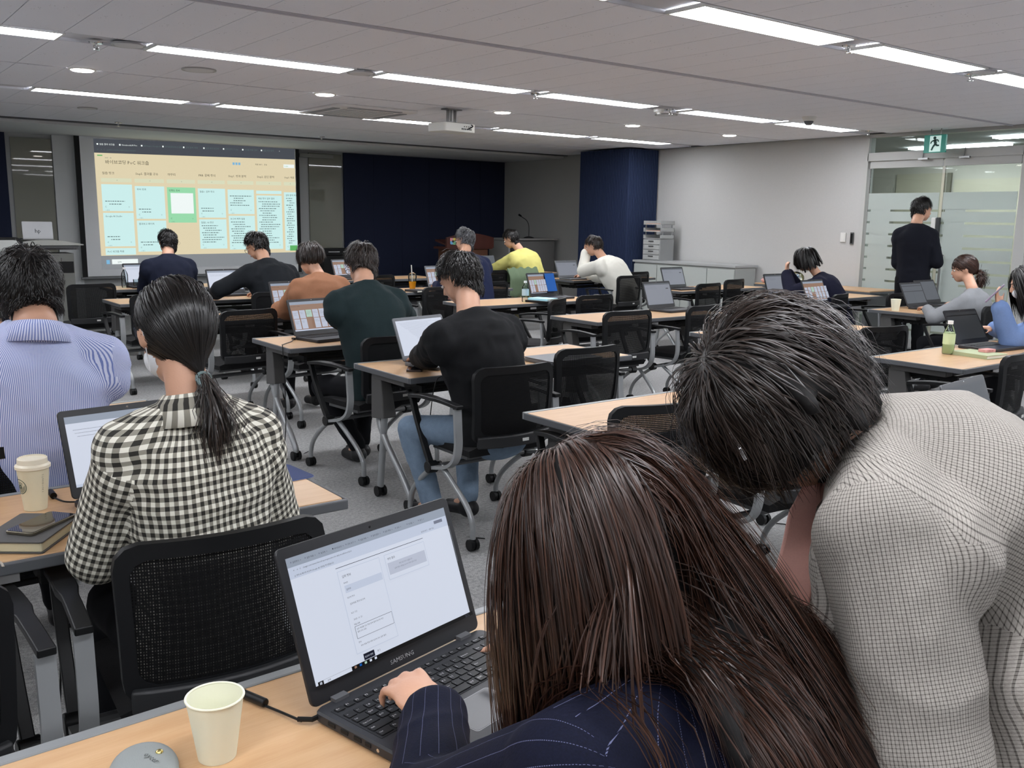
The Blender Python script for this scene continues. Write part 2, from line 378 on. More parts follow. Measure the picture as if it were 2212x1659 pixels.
for y in (.55, -2.35):
    for x0 in (-3.2, -1.45, .3, 2.05, 3.8, 5.55, 7.3, 9.05): lamp(x0, x0+1.33, y, 'lit ceiling panel behind the photographer, not in the picture')
for y in (3.54, 6.66, 9.6):
    for x0 in (-3.2, -1.45): lamp(x0, x0+1.33, y, 'lit ceiling panel off to the left, outside the picture')
for x0 in (8.9,): lamp(x0, x0+1.3, 3.54, 'lit ceiling panel at the right end of the nearest row, outside the picture')
for x, w in [(1.9, 'leftmost, above the left podium'), (3.97, 'second from left, beside the air conditioner'), (6.0, 'right of the projector'), (7.9, 'above the man in the white top'), (9.63, 'rightmost, above the white wall')]:
    t = thing('downlight', 'round lit downlight, '+w, 'light', (x, 8.05, CZ), 0, 'round downlights')
    MB().lathe([(.0, -.012), (.075, -.012), (.085, -.004)], (0, 0, 0), 24).obj('diffuser', DOWNM, t, smooth=True)
    MB().lathe([(.086, -.006), (.102, -.004), (.104, .002), (.086, .002)], (0, 0, 0), 24, cap=(0, 0)).obj('rim', WHITEP, t, smooth=True)
def disc(x, y, r, label, lit=False):
    t = thing('ceiling_speaker', label, 'speaker', (x, y, CZ)); MB().lathe([(0, -.008), (r*.8, -.01), (r*.86, -.004)], n=28).obj('grille', mat('speaker_grille', '#d0d2d4', .6), t, smooth=True)
    MB().lathe([(r*.87, -.006), (r, -.008), (r, .004), (r*.87, .004)], n=28, cap=(0, 0)).obj('rim', mat('speaker_rim', '#a8a8a8', .4), t, smooth=True)
disc(1.87, 6.66, .11, 'round ceiling speaker in the middle strip, nearest the left border')
disc(3.6, 6.67, .11, 'round ceiling speaker between two panels of the middle row')
disc(2.59, 7.4, .13, 'flat round grey ceiling cap over the screen')
disc(7.35, 7.0, .12, 'flat round ceiling cap left of the downlight over the man in white')
disc(2.6, 10.9, .10, 'small round cap in the dim far ceiling above the screen')
disc(6.95, 3.5, .09, 'round ceiling cap between two large panels near the right border')
def sprinkler(x, y, label, z=CZ):
    t = thing('sprinkler', label, 'sprinkler', (x, y, z)); MB().lathe([(.045, 0), (.04, -.008), (.012, -.01)], n=16).obj('plate', CHROME, t, smooth=True)
    m = MB().lathe([(.008, 0), (.008, -.04), (.004, -.045)], n=8)
    for a in (0, 180): m.tube([(0.008*math.cos(R_(a)), 0, -.012), (.016*math.cos(R_(a)), 0, -.028), (.006*math.cos(R_(a)), 0, -.044)], .002, 5)
    m.lathe([(.0, -.05), (.022, -.048), (.022, -.045), (0, -.045)], n=12).obj('head', CHROME, t, smooth=True)
sprinkler(1.68, 6.72, 'sprinkler head left of the round speaker'); sprinkler(5.32, 6.66, 'sprinkler head between two panels right of the projector'); sprinkler(5.35, 3.56, 'sprinkler head between the two large near panels')
sprinkler(7.05, 6.66, 'small sprinkler head right of the smoke detector'); sprinkler(10.3, 6.5, 'sprinkler head above the corner of the glass doors'); sprinkler(3.28, 12.3, 'dark sprinkler above the left edge of the screen'); sprinkler(6.0, 12.3, 'dark sprinkler at the soffit right of the screen'); sprinkler(7.0, 3.62, 'sprinkler head near the right border')
t = thing('smoke_detector', 'white smoke detector beside the middle row of panels', 'detector', (6.95, 6.72, CZ))
MB().lathe([(0, -.05), (.02, -.05), (.03, -.035), (.05, -.03), (.055, 0)], n=20).obj('body', WHITEP, t, smooth=True)
t = thing('dome_camera', 'white ceiling dome camera in front of the rightmost middle panel', 'camera', (8.55, 6.1, CZ))
MB().lathe([(.055, -.045), (.07, -.02), (.075, 0), (0, 0)], n=24).obj('body', WHITEP, t, smooth=True)
MB().lathe([(0, -.09), (.025, -.086), (.043, -.07), (.05, -.045)], n=24).obj('dome', mat('dome_dark', '#5a5c60', .08, coat=.5), t, smooth=True)
# four-way air conditioner
t = thing('air_conditioner', 'white four-way ceiling air conditioner left of the projector', 'air conditioner', (4.83, 9.05, CZ))
MB().rbox((0, 0, -.012), (.95, .95, .024), .05).obj('panel', mat('ac_white', '#e6e6e6', .5), t)
for k in range(4):
    r = RZ(90*k); m = MB(); m.box(r @ Vector((0, .39, -.026)), (.60, .075, .006) if k % 2 == 0 else (.075, .60, .006)); m.obj('louvre', mat('ac_louvre', '#9b9ea2', .5), t)
m = MB()
for i in range(12): m.box((-.27+i*.049, 0, -.028), (.03, .54, .006))
m.obj('grille', mat('ac_grille', '#cfd0d1', .6), t)
# projector
t = thing('projector', 'white ceiling projector on a metal bracket', 'projector', (5.46, 8.2, CZ), R_(8))
m = MB().box((0, 0, -.006), (.20, .10, .01))
for s in (-1, 1): m.box((s*.045, 0, -.07), (.012, .05, .13)); m.box((s*.02, .02, -.13), (.03, .08, .012))
m.tube([(0, 0, 0), (0, 0, -.14)], .018, 10).obj('bracket', STEEL, t)
MB().rbox((0, 0, -.19), (.42, .28, .085), .03).obj('body', mat('projector_white', '#e6e8e4', .4), t, bevel=.004)
MB().box((0, .0, -.150), (.33, .24, .015)).obj('mount_plate', mat('purple_black', '#2a2a3a', .5), t)
m = MB()
for i in range(6): m.box((.02+i*.024, -.1415, -.203), (.012, .003, .014))
for i in range(4): m.box((.05+i*.03, -.1415, -.178), (.012, .003, .008))
m.obj('ports', BLACKP, t)
MB().tube(smoothpath([(0.05, 0, -.14), (.13, -.10, -.145), (.15, -.16, -.17), (.10, -.135, -.2)], 5), .006, 6).obj('cable', BLACKP, t, smooth=True)
MB().lathe([(.03, 0), (.034, .03), (.026, .035), (0, .03)], (-.1, .13, -.19), 16, RX(-90)).obj('lens', mat('lens', '#20232a', .05), t, smooth=True)

# ------------------------------------------------------------------ front wall dressing (Y = 14.4)
def panel(name, x0, x1, z0, z1, y, m, parent, t=.03, **k):
    return MB().box(((x0+x1)/2, y, (z0+z1)/2), (x1-x0, t, z1-z0)).obj(name, m, parent, **k)
panel('felt_panel', -1, 2.36, .0, 2.56, FY, NAVYP, wf, label='dark navy felt stretch')
m = MB()
for i in range(6): m.box((7.41+3.38*(i+.5)/6, FY-.02, 1.28), (3.38/6-.004, .03, 2.54))
m.obj('felt_boards', NAVYP, wf, kind='stuff', label='dark navy felt boards')
win1 = panel('window_1', 2.42, 2.93, .45, 2.5, FY-.0, OLIVE, None, .03, kind='structure')
win2 = panel('window_2', 6.79, 7.38, .9, 2.52, FY-.0, OLIVE, None, .03, kind='structure')
panel('roller_tube', 6.6, 7.2, 2.44, 2.5, FY-.05, mat('tube_grey', '#8a8b86', .5), wf, .06)
panel('column_face', 2.94, 3.24, 0, 2.58, FY-.02, mat('column_grey', '#cdd0d0', .8), wf)
# projection screen
scr = thing('projection_screen', 'large white pull-down projection screen showing a board of cards', 'screen', (0, 14.28, 0))
panel('surface', 3.27, 6.50, .60, 2.6, 0, mat('screen_cloth', '#eceef0', .8), scr, .006)
panel('border', 3.20, 3.27, .56, 2.6, -.0, BLACKM, scr, .008); panel('border', 6.50, 6.56, .56, 2.6, 0, BLACKM, scr, .008)
MB().tube([(3.18, 0, .575), (6.58, 0, .575)], .018, 10).obj('bottom_bar', mat('bar_grey', '#77797b', .4), scr, smooth=True)
# projected picture: keystoned quad, real flat light-giving surface
def flat(name, col, e, k=.04):
    m = mat(name, col, .35, emit=e, spec=.3); m.node_tree.nodes['Principled BSDF'].inputs['Base Color'].default_value = tuple(x*k for x in lin(col)[:3])+(1,); return m
PJ = [(3.465, .70), (6.49, .72), (6.485, 2.585), (3.455, 2.53)]   # bl, br, tr, tl on the wall
def pj(u, v, d=0):
    a, b, c, e = PJ; x = (1-u)*(1-v)*a[0]+u*(1-v)*b[0]+u*v*c[0]+(1-u)*v*e[0]; z = (1-u)*(1-v)*a[1]+u*(1-v)*b[1]+u*v*c[1]+(1-u)*v*e[1]
    return (x, -.006-d, z)
class Board:
    """flat printed picture made of coloured quads and lettering; fn maps (u,v,depth) to 3-D"""
    def __init__(s, fn, mats): s.fn, s.mats, s.mb, s.d = fn, mats, MB(), 0
    def rect(s, u0, v0, u1, v1, mi, d=None, n=1):
        s.d += .00004; d = s.d if d is None else d; s.mb.cur = mi
        for i in range(n):
            a, b = u0+(u1-u0)*i/n, u0+(u1-u0)*(i+1)/n
            s.mb.quad(s.fn(a, v0, d), s.fn(b, v0, d), s.fn(b, v1, d), s.fn(a, v1, d))
    def text(s, t, u, v, h, asp, mi, align='LEFT'):
        s.d += .00004; s.mb.cur = mi; V, F = text_geo(t, h, align)
        s.mb.raw([s.fn(u+x/asp, v+y, s.d) for x, y, z in V], F)
    def lines(s, u0, u1, v, n, dv, mi, seed=0, h=.006):
        r = random.Random(seed)
        for i in range(n):
            x = u0+(r.random()*.02 if i % 3 else 0); e = u0+(u1-u0)*r.uniform(.55, 1)
            while x < e:
                w = r.uniform(.004, .012); s.rect(x, v-i*dv, min(x+w, e), v-i*dv+h, mi, s.d+.00002); x += w+.003
E1 = .80
PM = [flat('pj_top', '#50545c', .75, .3), flat('pj_sand', '#eadcb8', E1*1.1), flat('pj_card', '#cdf0ee', E1*1.2), flat('pj_green', '#a6eebb', E1), flat('pj_text', '#3c4a48', .12), flat('pj_bar', '#a0a4a8', .5, .5), flat('pj_pale', '#e4e6c6', E1*1.1), flat('pj_grey', '#94b3b3', .35), flat('pj_white', '#f2faf8', E1*1.2), flat('pj_btn', '#6ccb74', E1*.9), flat('pj_blue', '#88c6ee', E1)]
bd = Board(pj, PM); asp = 3.03/1.85
bd.rect(0, .0, 1, .105, 5); bd.rect(0, .895, 1, 1, 0, n=1); bd.rect(0, .105, 1, .895, 1, n=1)
for i, tt in enumerate(['실습 결과 워크숍', 'NotebookLM Pro', 'API keys | Google A', '바이브코딩 PoC 워크', '업무 분석, 정보', '업무 정의 보고서', '문제 분석, Today', '워크숍 자료, 업무', '실습 자료 분석']):
    bd.text(tt, .025+i*.1, .955, .016, asp, 8 if i in (0, 1) else 7); bd.rect(.013+i*.1, .955, .020+i*.1, .967, 8); bd.text('×', .112+i*.1, .955, .016, asp, 8)
bd.text('←  →  C   padlet.com/workshop/poc-board', .012, .915, .016, asp, 7)
bd.text('바이브코딩 PoC 워크숍', .045, .815, .034, asp, 4); bd.text('2025 · AI', .045, .855, .013, asp, 7); bd.rect(.012, .872, .035, .880, 9)
for x in (.66, .675, .69): bd.rect(x, .835, x+.011, .855, 10)
bd.text('자료 보기   공유', .78, .838, .016, asp, 4); bd.rect(.935, .823, .995, .852, 8); bd.text('Padlet', .94, .832, .014, asp, 9)
heads = ['실습 링크', 'Step5. 결과물 공유', '마무리', 'PRB. 문제 정의', 'Step1. 성과 분석', 'Step2. 원인 분석', 'Step3. 자료']
cards = {0: [(.45, .655, '', 2), (.175, .435, 'Google AI Studio', 2), (.108, .16, 'PoC 워크숍 자료', 2)], 1: [(.39, .645, '부서 성과', 2), (.13, .375, '결과보고 페이지', 2)], 2: [(.36, .64, '만족도 조사', 3)],
         3: [(.40, .635, '실습1. 업무 정의', 2), (.145, .385, '실습2. AI 진단', 2)], 4: [(.43, .63, '', 2), (.135, .415, '보고서 제작 실습', 2)], 5: [(.60, .625, '', 2), (.135, .585, '자료 정의 업무 결과', 2)], 6: [(.12, .615, '업무 분석 자료', 2)]}
for i, h in enumerate(heads):
    u0 = .022+.1515*i; u1 = min(u0+.138, .998)
    bd.text(h, u0+.006, .735, .023, asp, 4) if i < 6 else bd.text(h[:9], u0+.004, .735, .02, asp, 4)
    bd.rect(u0, .675, u1, .705, 6); bd.text('+', (u0+u1)/2, .684, .016, asp, 7)
    for j, (v0, v1, tt, mi) in enumerate(cards[i]):
        v1 += .003
        bd.rect(u0-.001, v0+.002, u1, v1, mi)
        if tt: bd.text(tt, u0+.008, v1-.032, .018, asp, 4)
        if mi == 3: bd.rect(u0+.015, v0+.075, u1-.012, v1-.045, 8)
        elif i in (3, 4, 5, 6) and j >= (1 if i != 4 and i != 6 else 0): bd.lines(u0+.01, u1-.01, v1-.055, int((v1-v0-.09)/.019), .019, 7, i*5+j)
        elif v1-v0 > .1: bd.lines(u0+.012, u1-.03, v0+.075, 2, .022, 7, i+j)
        if v1-v0 > .06: bd.text('♡', u1-.022, v0+.028, .014, asp, 7); bd.text('C', u0+.01, v0+.03, .016, asp, 4); bd.text('+ 추가', u0+.012, v0+.004, .011, asp, 7)
bd.rect(.955, .12, .998, .165, 9)
bd.rect(.02, .04, .035, .072, 10); bd.rect(.045, .038, .165, .076, 8); bd.text('검색', .07, .048, .016, asp, 7)
bd.rect(.205, .045, .22, .07, 6)
bd.mb.obj('projected_picture', PM, scr)

# ------------------------------------------------------------------ navy column, lectern, desk, podium, board
m = MB(); x0, x1, y0, y1 = 10.14, 10.8, 10.38, 11.5
nx = int((y1-y0)/.035)
m.box(((x0+x1)/2, (y0+y1)/2, 1.29), (x1-x0-.03, y1-y0-.03, 2.58))
for i in range(nx): m.box((x0+.008, y0+(i+.5)*(y1-y0)/nx, 1.29), (.016, .026, 2.58))
for i in range(int((x1-x0)/.035)): m.box((x0+(i+.5)*.035, y0+.008, 1.29), (.026, .016, 2.58))
m.obj('wall_column', NAVYC, kind='structure')
BRN = mat('lectern_wood', '#512d26', .35, vary=.2, vscale=12); BRN2 = mat('lectern_wood_light', '#61402f', .4, vary=.15, vscale=12)
t = thing('lectern', 'reddish-brown wooden lectern with a coloured square emblem in front of the navy wall', 'lectern', (8.83, 12.9, 0))
out = [(-.47, 0), (.47, 0), (.47, .17)]+[(.47-.94*i/12, .17+.07*math.sin(math.pi*i/12)) for i in range(1, 12)]+[(-.47, .17)]
MB().prism(out, (0, -.2, 1.02), -.02, .02, RX(90)).obj('front_board', BRN, t)
MB().box((0, 0, 1.02), (.9, .42, .04)).box((0, .02, 1.1), (.86, .36, .03), RX(12)).obj('top', BRN, t)
MB().box((0, 0, .5), (.76, .36, 1.0), None).obj('body', BRN2, t, bevel=.01)
MB().box((0, 0, .03), (.88, .46, .06)).obj('base', BRN, t)
e = MB(); e.cur = 0; e.rbox((-.36, -.226, 1.13), (.10, .10, .004), .02, 4, RX(90)); em = e.obj('emblem', [mat('emblem_blue', '#79b8e8', .4, vary=.3, vscale=9)], t, label='rainbow-tinted square emblem')
for k, (c, dx, dz) in enumerate([('#f0d76a', .028, .028), ('#8fd8a0', .028, -.028), ('#f2a0a8', -.028, .028)]):
    MB().box((-.36+dx, -.2285, 1.13+dz), (.05, .002, .05)).obj('corner_tint', mat('emblem_%d' % k, c, .4), em)
MB().box((-.36, -.231, 1.13), (.032, .003, .032), RY(45)).obj('diamond', mat('emblem_dark', '#20222c', .4), em)
t = thing('equipment_desk', 'grey equipment desk in the corner between navy wall and column', 'desk', (10.12, 12.95, 0))
GD = mat('desk_grey', '#6e6d6b', .6)
MB().box((0, 0, 1.16), (1.1, .62, .03)).obj('top', mat('desk_top_grey', '#8c8b88', .5), t); MB().box((.08, .02, .57), (.88, .56, 1.14)).obj('body', GD, t); MB().box((-.5, 0, .57), (.04, .56, 1.14)).obj('side_panel', mat('desk_side', '#92928f', .6), t)
t = thing('desk_microphone', 'black gooseneck microphone on the grey corner desk', 'microphone', (10.22, 12.9, 1.176))
MB().lathe([(.09, 0), (.09, .012), (.03, .03), (0, .03)], n=20).obj('base', BLACKP, t, smooth=True)
MB().tube(smoothpath([(0, 0, .02), (0, 0, .2), (-.05, 0, .3), (-.17, -.02, .36), (-.2, -.02, .38)], 6), .006, 6).obj('neck', BLACKP, t, smooth=True)
MB().tube([(-.19, -.02, .375), (-.24, -.02, .40)], [.014, .018], 10).obj('head', BLACKP, t, smooth=True)
# white podium with the closed-looking laptop
t = thing('podium', 'light grey media podium with a curved top at the left border', 'podium', (2.42, 12.8, 0))
out = [(-.42+.84*i/16, .012+.055*math.sin(math.pi*i/16)) for i in range(17)]+[(.42, 0), (-.42, 0)]
MB().prism(out, (0, 0, 1.1), -.28, .28, RX(90)).obj('top', mat('podium_white', '#b9bab4', .4), t)
MB().box((0, 0, 1.07), (.74, .5, .05)).obj('drawer', MGREY, t); MB().box((0.02, -.26, 1.06), (.62, .03, .025)).obj('rail', CHROME, t)
MB().box((0, 0, .5), (.62, .44, 1.0)).obj('body', mat('podium_grey', '#7a7b76', .6), t); MB().box((.02, -.225, .83), (.56, .01, .14)).obj('recess', BLACKM, t)
t = thing('closed_back_laptop', 'silver laptop seen from behind on the podium', 'laptop', (2.36, 12.78, 1.165))
MB().rbox((0, 0, .008), (.34, .24, .014), .01).obj('base', STEEL, t)
lid = MB().rbox((0, 0, .11), (.34, .22, .008), .01, 4, RX(82)).obj('lid', mat('lid_silver', '#aeb0b2', .35, metal=.3), t, loc=(0, -.10, 0))
V, F = text_geo('hp', .07, 'CENTER')
MB().raw([(x, -.0065+(.14*0)-(-(.08+y))*.139*0-.0, .085+y) for x, y, z in V], F).obj('emblem', mat('hp_dark', '#44474b', .3), lid, loc=(0, -.006, 0))
t = thing('interactive_display', 'white display with a black rounded frame and an orange sticker, cut by the left border', 'display', (1.40, 11.2, -.06), R_(6))
MB().rbox((0, 0, .98), (1.1, .62, .05), .09, 6, RX(90)).obj('frame', BLACKP, t)
MB().rbox((0, -.028, .98), (1.04, .56, .006), .07, 6, RX(90)).obj('panel', mat('display_white', '#b9bcb8', .12, coat=.3), t)
MB().rbox((.08, -.034, .94), (.30, .24, .004), .05, 5, RX(90)).obj('sticker', mat('sticker_green', '#a9bf5c', .5), t); MB().rbox((.04, -.037, .93), (.22, .18, .004), .04, 5, RX(90)).obj('sticker', mat('sticker_orange', '#f08a3c', .5), t)
MB().rbox((.0, -.040, .86), (.16, .1, .004), .03, 5, RX(90)).obj('sticker', mat('sticker_blue', '#6aa7c9', .5), t)
MB().lathe([(.014, 0), (.016, .012), (0, .014)], (.38, -.03, 1.06), 12, RX(90)).obj('knob', BLACKP, t)
MB().box((0, .02, .35), (.12, .08, .7)).box((0, 0, .03), (.7, .5, .05)).obj('stand', DGREY, t)
t = thing('monitor_cart', 'low dark equipment rack between screen and navy wall', 'rack', (7.08, 14.1, 0))
MB().box((0, 0, .93), (.62, .4, .10)).box((0, 0, .45), (.58, .38, .84)).obj('body', BLACKM, t); MB().box((-.12, -.205, .93), (.2, .006, .012)).box((.17, -.205, .93), (.25, .006, .012)).obj('slot_light', mat('slot_white', '#c8c8c8', .3), t)

# ------------------------------------------------------------------ right wall: credenza, trays, desk, switches
t = thing('credenza', 'long low white credenza along the white wall', 'credenza', (10.52, 9.36, 0))
CW = mat('credenza_white', '#b3b8b4', .5)
MB().box((0, 0, .45), (.44, 1.96, .86)).obj('body', mat('credenza_grey', '#a5a8a5', .55), t); MB().box((0, 0, .895), (.50, 2.0, .03)).obj('top', mat('credenza_top', '#a9abab', .4), t)
for k in range(4): MB().box((-.232, -.735+k*.49, .44), (.018, .478, .82)).obj('door', CW, t, bevel=.003)
t = thing('file_trays', 'grey stack of open document trays on a four drawer box', 'trays', (10.48, 10.03, .91))
TG = mat('tray_grey', '#8e9090', .5); TG2 = mat('tray_grey_light', '#a9abaa', .5)
MB().box((0, 0, .16), (.30, .36, .32)).obj('cabinet', TG, t, bevel=.004)
for k in range(4): 
    d = MB().box((-.153, 0, .05+k*.075), (.012, .33, .064)).obj('drawer', TG2, t, bevel=.002); MB().box((-.162, 0, .065+k*.075), (.01, .1, .014)).obj('grip', DGREY, d)
for k in range(3):
    z = .33+k*.105; MB().box((0, 0, z), (.30, .36, .008)).box((0, .176, z+.028), (.30, .008, .055)).box((0, -.176, z+.028), (.30, .008, .055)).box((.146, 0, z+.028), (.008, .36, .055)).obj('tray', TG2, t)
    for px_, py_ in () if k == 2 else ((.1, .174), (-.1, .174), (.1, -.174), (-.1, -.174)): MB().box((px_, py_, z+.078), (.02, .01, .055)).obj('post', TG, t)
    if k != 0: MB().box((-.02, .0, z+.012), (.22, .3, .014)).obj('papers', mat('paper_tan', '#b59a8c' if k == 1 else '#b8b4a8', .8), t)
t = thing('wall_switch', 'white light switch plate on the white wall', 'switch', (10.80, 7.06, 1.33)); MB().box((-.004, 0, 0), (.01, .075, .12)).obj('plate', WHITEP, t, bevel=.002); MB().box((-.011, 0, .025), (.005, .05, .04)).box((-.011, 0, -.025), (.005, .05, .04)).obj('rocker', WHITEP, t)
t = thing('wall_thermostat', 'narrow black control panel beside the light switch', 'thermostat', (10.80, 6.93, 1.32)); MB().box((-.006, 0, 0), (.014, .045, .15)).obj('body', MGREY, t); MB().box((-.015, 0, 0), (.004, .03, .12)).obj('display', BLACKP, t)

# ------------------------------------------------------------------ glass doors and the corridor behind
D0, D1 = 6.80, 4.88
fr = MB()
fr.box((10.87, D0+.02, 1.3), (.14, .06, 2.6)).box((10.87, D1-.03, 1.3), (.14, .12, 2.6)).box((10.87, (D0+D1)/2, 2.33), (.14, D0-D1, .10)).box((10.87, (D0+D1)/2, 2.585), (.14, D0-D1, .04))
fr.obj('trim_9', FRAMEW, kind='structure')
MB().box((10.84, (D0+D1)/2, 2.475), (.008, D0-D1, .18)).obj('window_3', GLASS, kind='structure')
def leaf(name, y0, y1, hx):
    L = abs(y0-y1); yc = (y0+y1)/2
    d = MB().box((hx, yc, 1.2), (.012, L-.02, 2.14)).obj(name, GLASS, kind='structure')
    MB().box((hx, yc, 2.235), (.035, L-.01, .09)).obj('top_rail', FRAMEW, d); MB().box((hx, yc, .06), (.035, L-.01, .10)).obj('bottom_rail', FRAMEW, d)
    MB().box((hx-.008, yc, 1.785), (.003, L-.03, .20)).obj('frosted_strip', FROST, d)
    for k in range(11):
        z = 1.60-k*.145; MB().box((hx-.008, yc, z), (.003, L-.03, .118)).obj('frosted_strip', FROST, d)
        if k < 9: # the short slots are partly covered too
            MB().box((hx-.008, yc+L*.30, z+.0735), (.003, L*.28, .029)).obj('frosted_strip', FROST, d)
    return d
dl = leaf('door_1', D0-.02, 5.83, 10.85); dr = leaf('door_2', 5.80, D1+.04, 10.83)
MB().box((10.80, 5.86, 1.46), (.03, .06, .26)).obj('door_lock', WHITEP, dl, bevel=.01); MB().box((10.79, 5.80, 1.46), (.03, .05, .27)).obj('door_lock', DGREY, dr, bevel=.01)
MB().tube([(10.77, 5.72, 1.15), (10.77, 5.72, .45)], .014, 8).tube([(10.77, 5.72, 1.15), (10.83, 5.72, 1.15)], .01, 8).tube([(10.77, 5.72, .45), (10.83, 5.72, .45)], .01, 8).obj('door_handle', STEEL, dr, smooth=True)
t = thing('exit_sign', 'green running-man emergency exit sign hanging over the glass doors', 'sign', (10.6, 5.82, 2.33))
MB().box((0, 0, .10), (.03, .26, .20)).obj('housing', mat('sign_green', '#2f8577', .4, emit=.25), t)
MB().box((-.017, -.008, .10), (.004, .135, .18)).obj('lit_panel', mat('sign_white', '#cfeee6', .4, emit=.45), t)
m = MB(); gx = -.0205
def S(y, z): return (gx, -y*.77, z*.77)
m.lathe([(0, 0), (.018, 0.001), (.018, .002), (0, .003)], S(-.012+.012, .215), 14, RY(-90))
for a, b, w in [((-.0, .19), (.018, .13), .034), ((.0, .185), (-.045, .165), .014), ((-.045, .165), (-.06, .135), .013), ((.005, .185), (.05, .185), .014), ((.05, .185), (.06, .155), .013), ((.016, .13), (-.02, .085), .022), ((-.02, .085), (-.04, .035), .02), ((.018, .125), (.045, .10), .022), ((.045, .10), (.075, .105), .018)]:
    m.band([S(a[0]+.0, a[1]), S(b[0], b[1])], w, .003, (0, (b[1]-a[1]), (b[0]-a[0])))
m.obj('running_figure', mat('sign_dark', '#1c4b45', .5), t)
MB().tube([(0, .06, .2), (0, .06, .27)], .006, 6).tube([(0, -.06, .2), (0, -.06, .27)], .006, 6).obj('hanger', STEEL, t)
for y, w in ((6.05, 'left'), (5.55, 'right')):
    t = thing('door_hook', 'small metal latch on the %s of the door header under the exit sign' % w, 'latch', (10.79, y, 2.28)); MB().tube(smoothpath([(0, 0, .12), (-.015, .0, .10), (0, .015, .02), (-.02, .02, 0)], 4), .006, 6).box((-.01, 0, 0), (.03, .12, .02)).obj('bracket', STEEL, t)
# corridor
co = MB().box((12.6, 4.4, -.04), (3.4, 9, .08)).obj('floor_corridor', mat('corridor_floor', '#7d7d72', .35), kind='structure')
MB().box((12.6, 4.4, 2.66), (3.4, 9, .08)).obj('ceiling_corridor', mat('corridor_ceiling', '#a5a7a8', .9), kind='structure')
cw = MB().box((14.3, 4.4, 1.3), (.1, 9, 2.6)).obj('wall_corridor', mat('corridor_wall', '#c4c2b8', .7), kind='structure')
MB().box((12.6, 8.9, 1.3), (3.4, .1, 2.6)).box((12.6, -.1, 1.3), (3.4, .1, 2.6)).obj('wall_corridor_end', mat('corridor_end', '#a8a8a2', .8), kind='structure')
for (y0, y1, z0, z1, c, nm) in [(7.6, 8.4, 0, 2.3, '#c2beab', 'panel'), (6.3, 7.45, 0, 2.2, '#c9c5b2', 'panel'), (5.2, 6.1, 0, 2.2, '#b6b3a4', 'panel'), (3.2, 4.9, 1.5, 2.45, '#5b5049', 'beam'), (4.1, 4.55, 1.6, 2.0, '#e4e6e2', 'notice')]:
    MB().box((14.23, (y0+y1)/2, (z0+z1)/2), (.03, y1-y0, z1-z0)).obj(nm, mat('corr_%s' % c[1:], c, .6), cw)
MB().box((14.21, 7.52, 1.15), (.05, .06, 2.3)).box((14.21, 6.2, 1.15), (.05, .08, 2.3)).obj('frame', mat('corr_frame', '#7c7a6d', .5), cw)
for k in range(2): MB().box((14.19, 5.35-k*.10, 1.9), (.02, .05, .28)).obj('brass_letter', mat('brass', '#9a8a4a', .3, metal=.8), cw)
CORRL = mat('corridor_lamp', '#f7f9ff', .5, emit=38)
for x, y0, y1, w in [(12.2, 3.6, 5.9, 'seen above the exit sign'), (13.2, 6.2, 7.6, 'deep in the corridor')]:
    t = thing('corridor_light', 'lit ceiling panel in the corridor, '+w, 'light', (x, (y0+y1)/2, 2.6)); MB().box((0, 0, 0), (.2, y1-y0, .02)).obj('diffuser', CORRL, t)
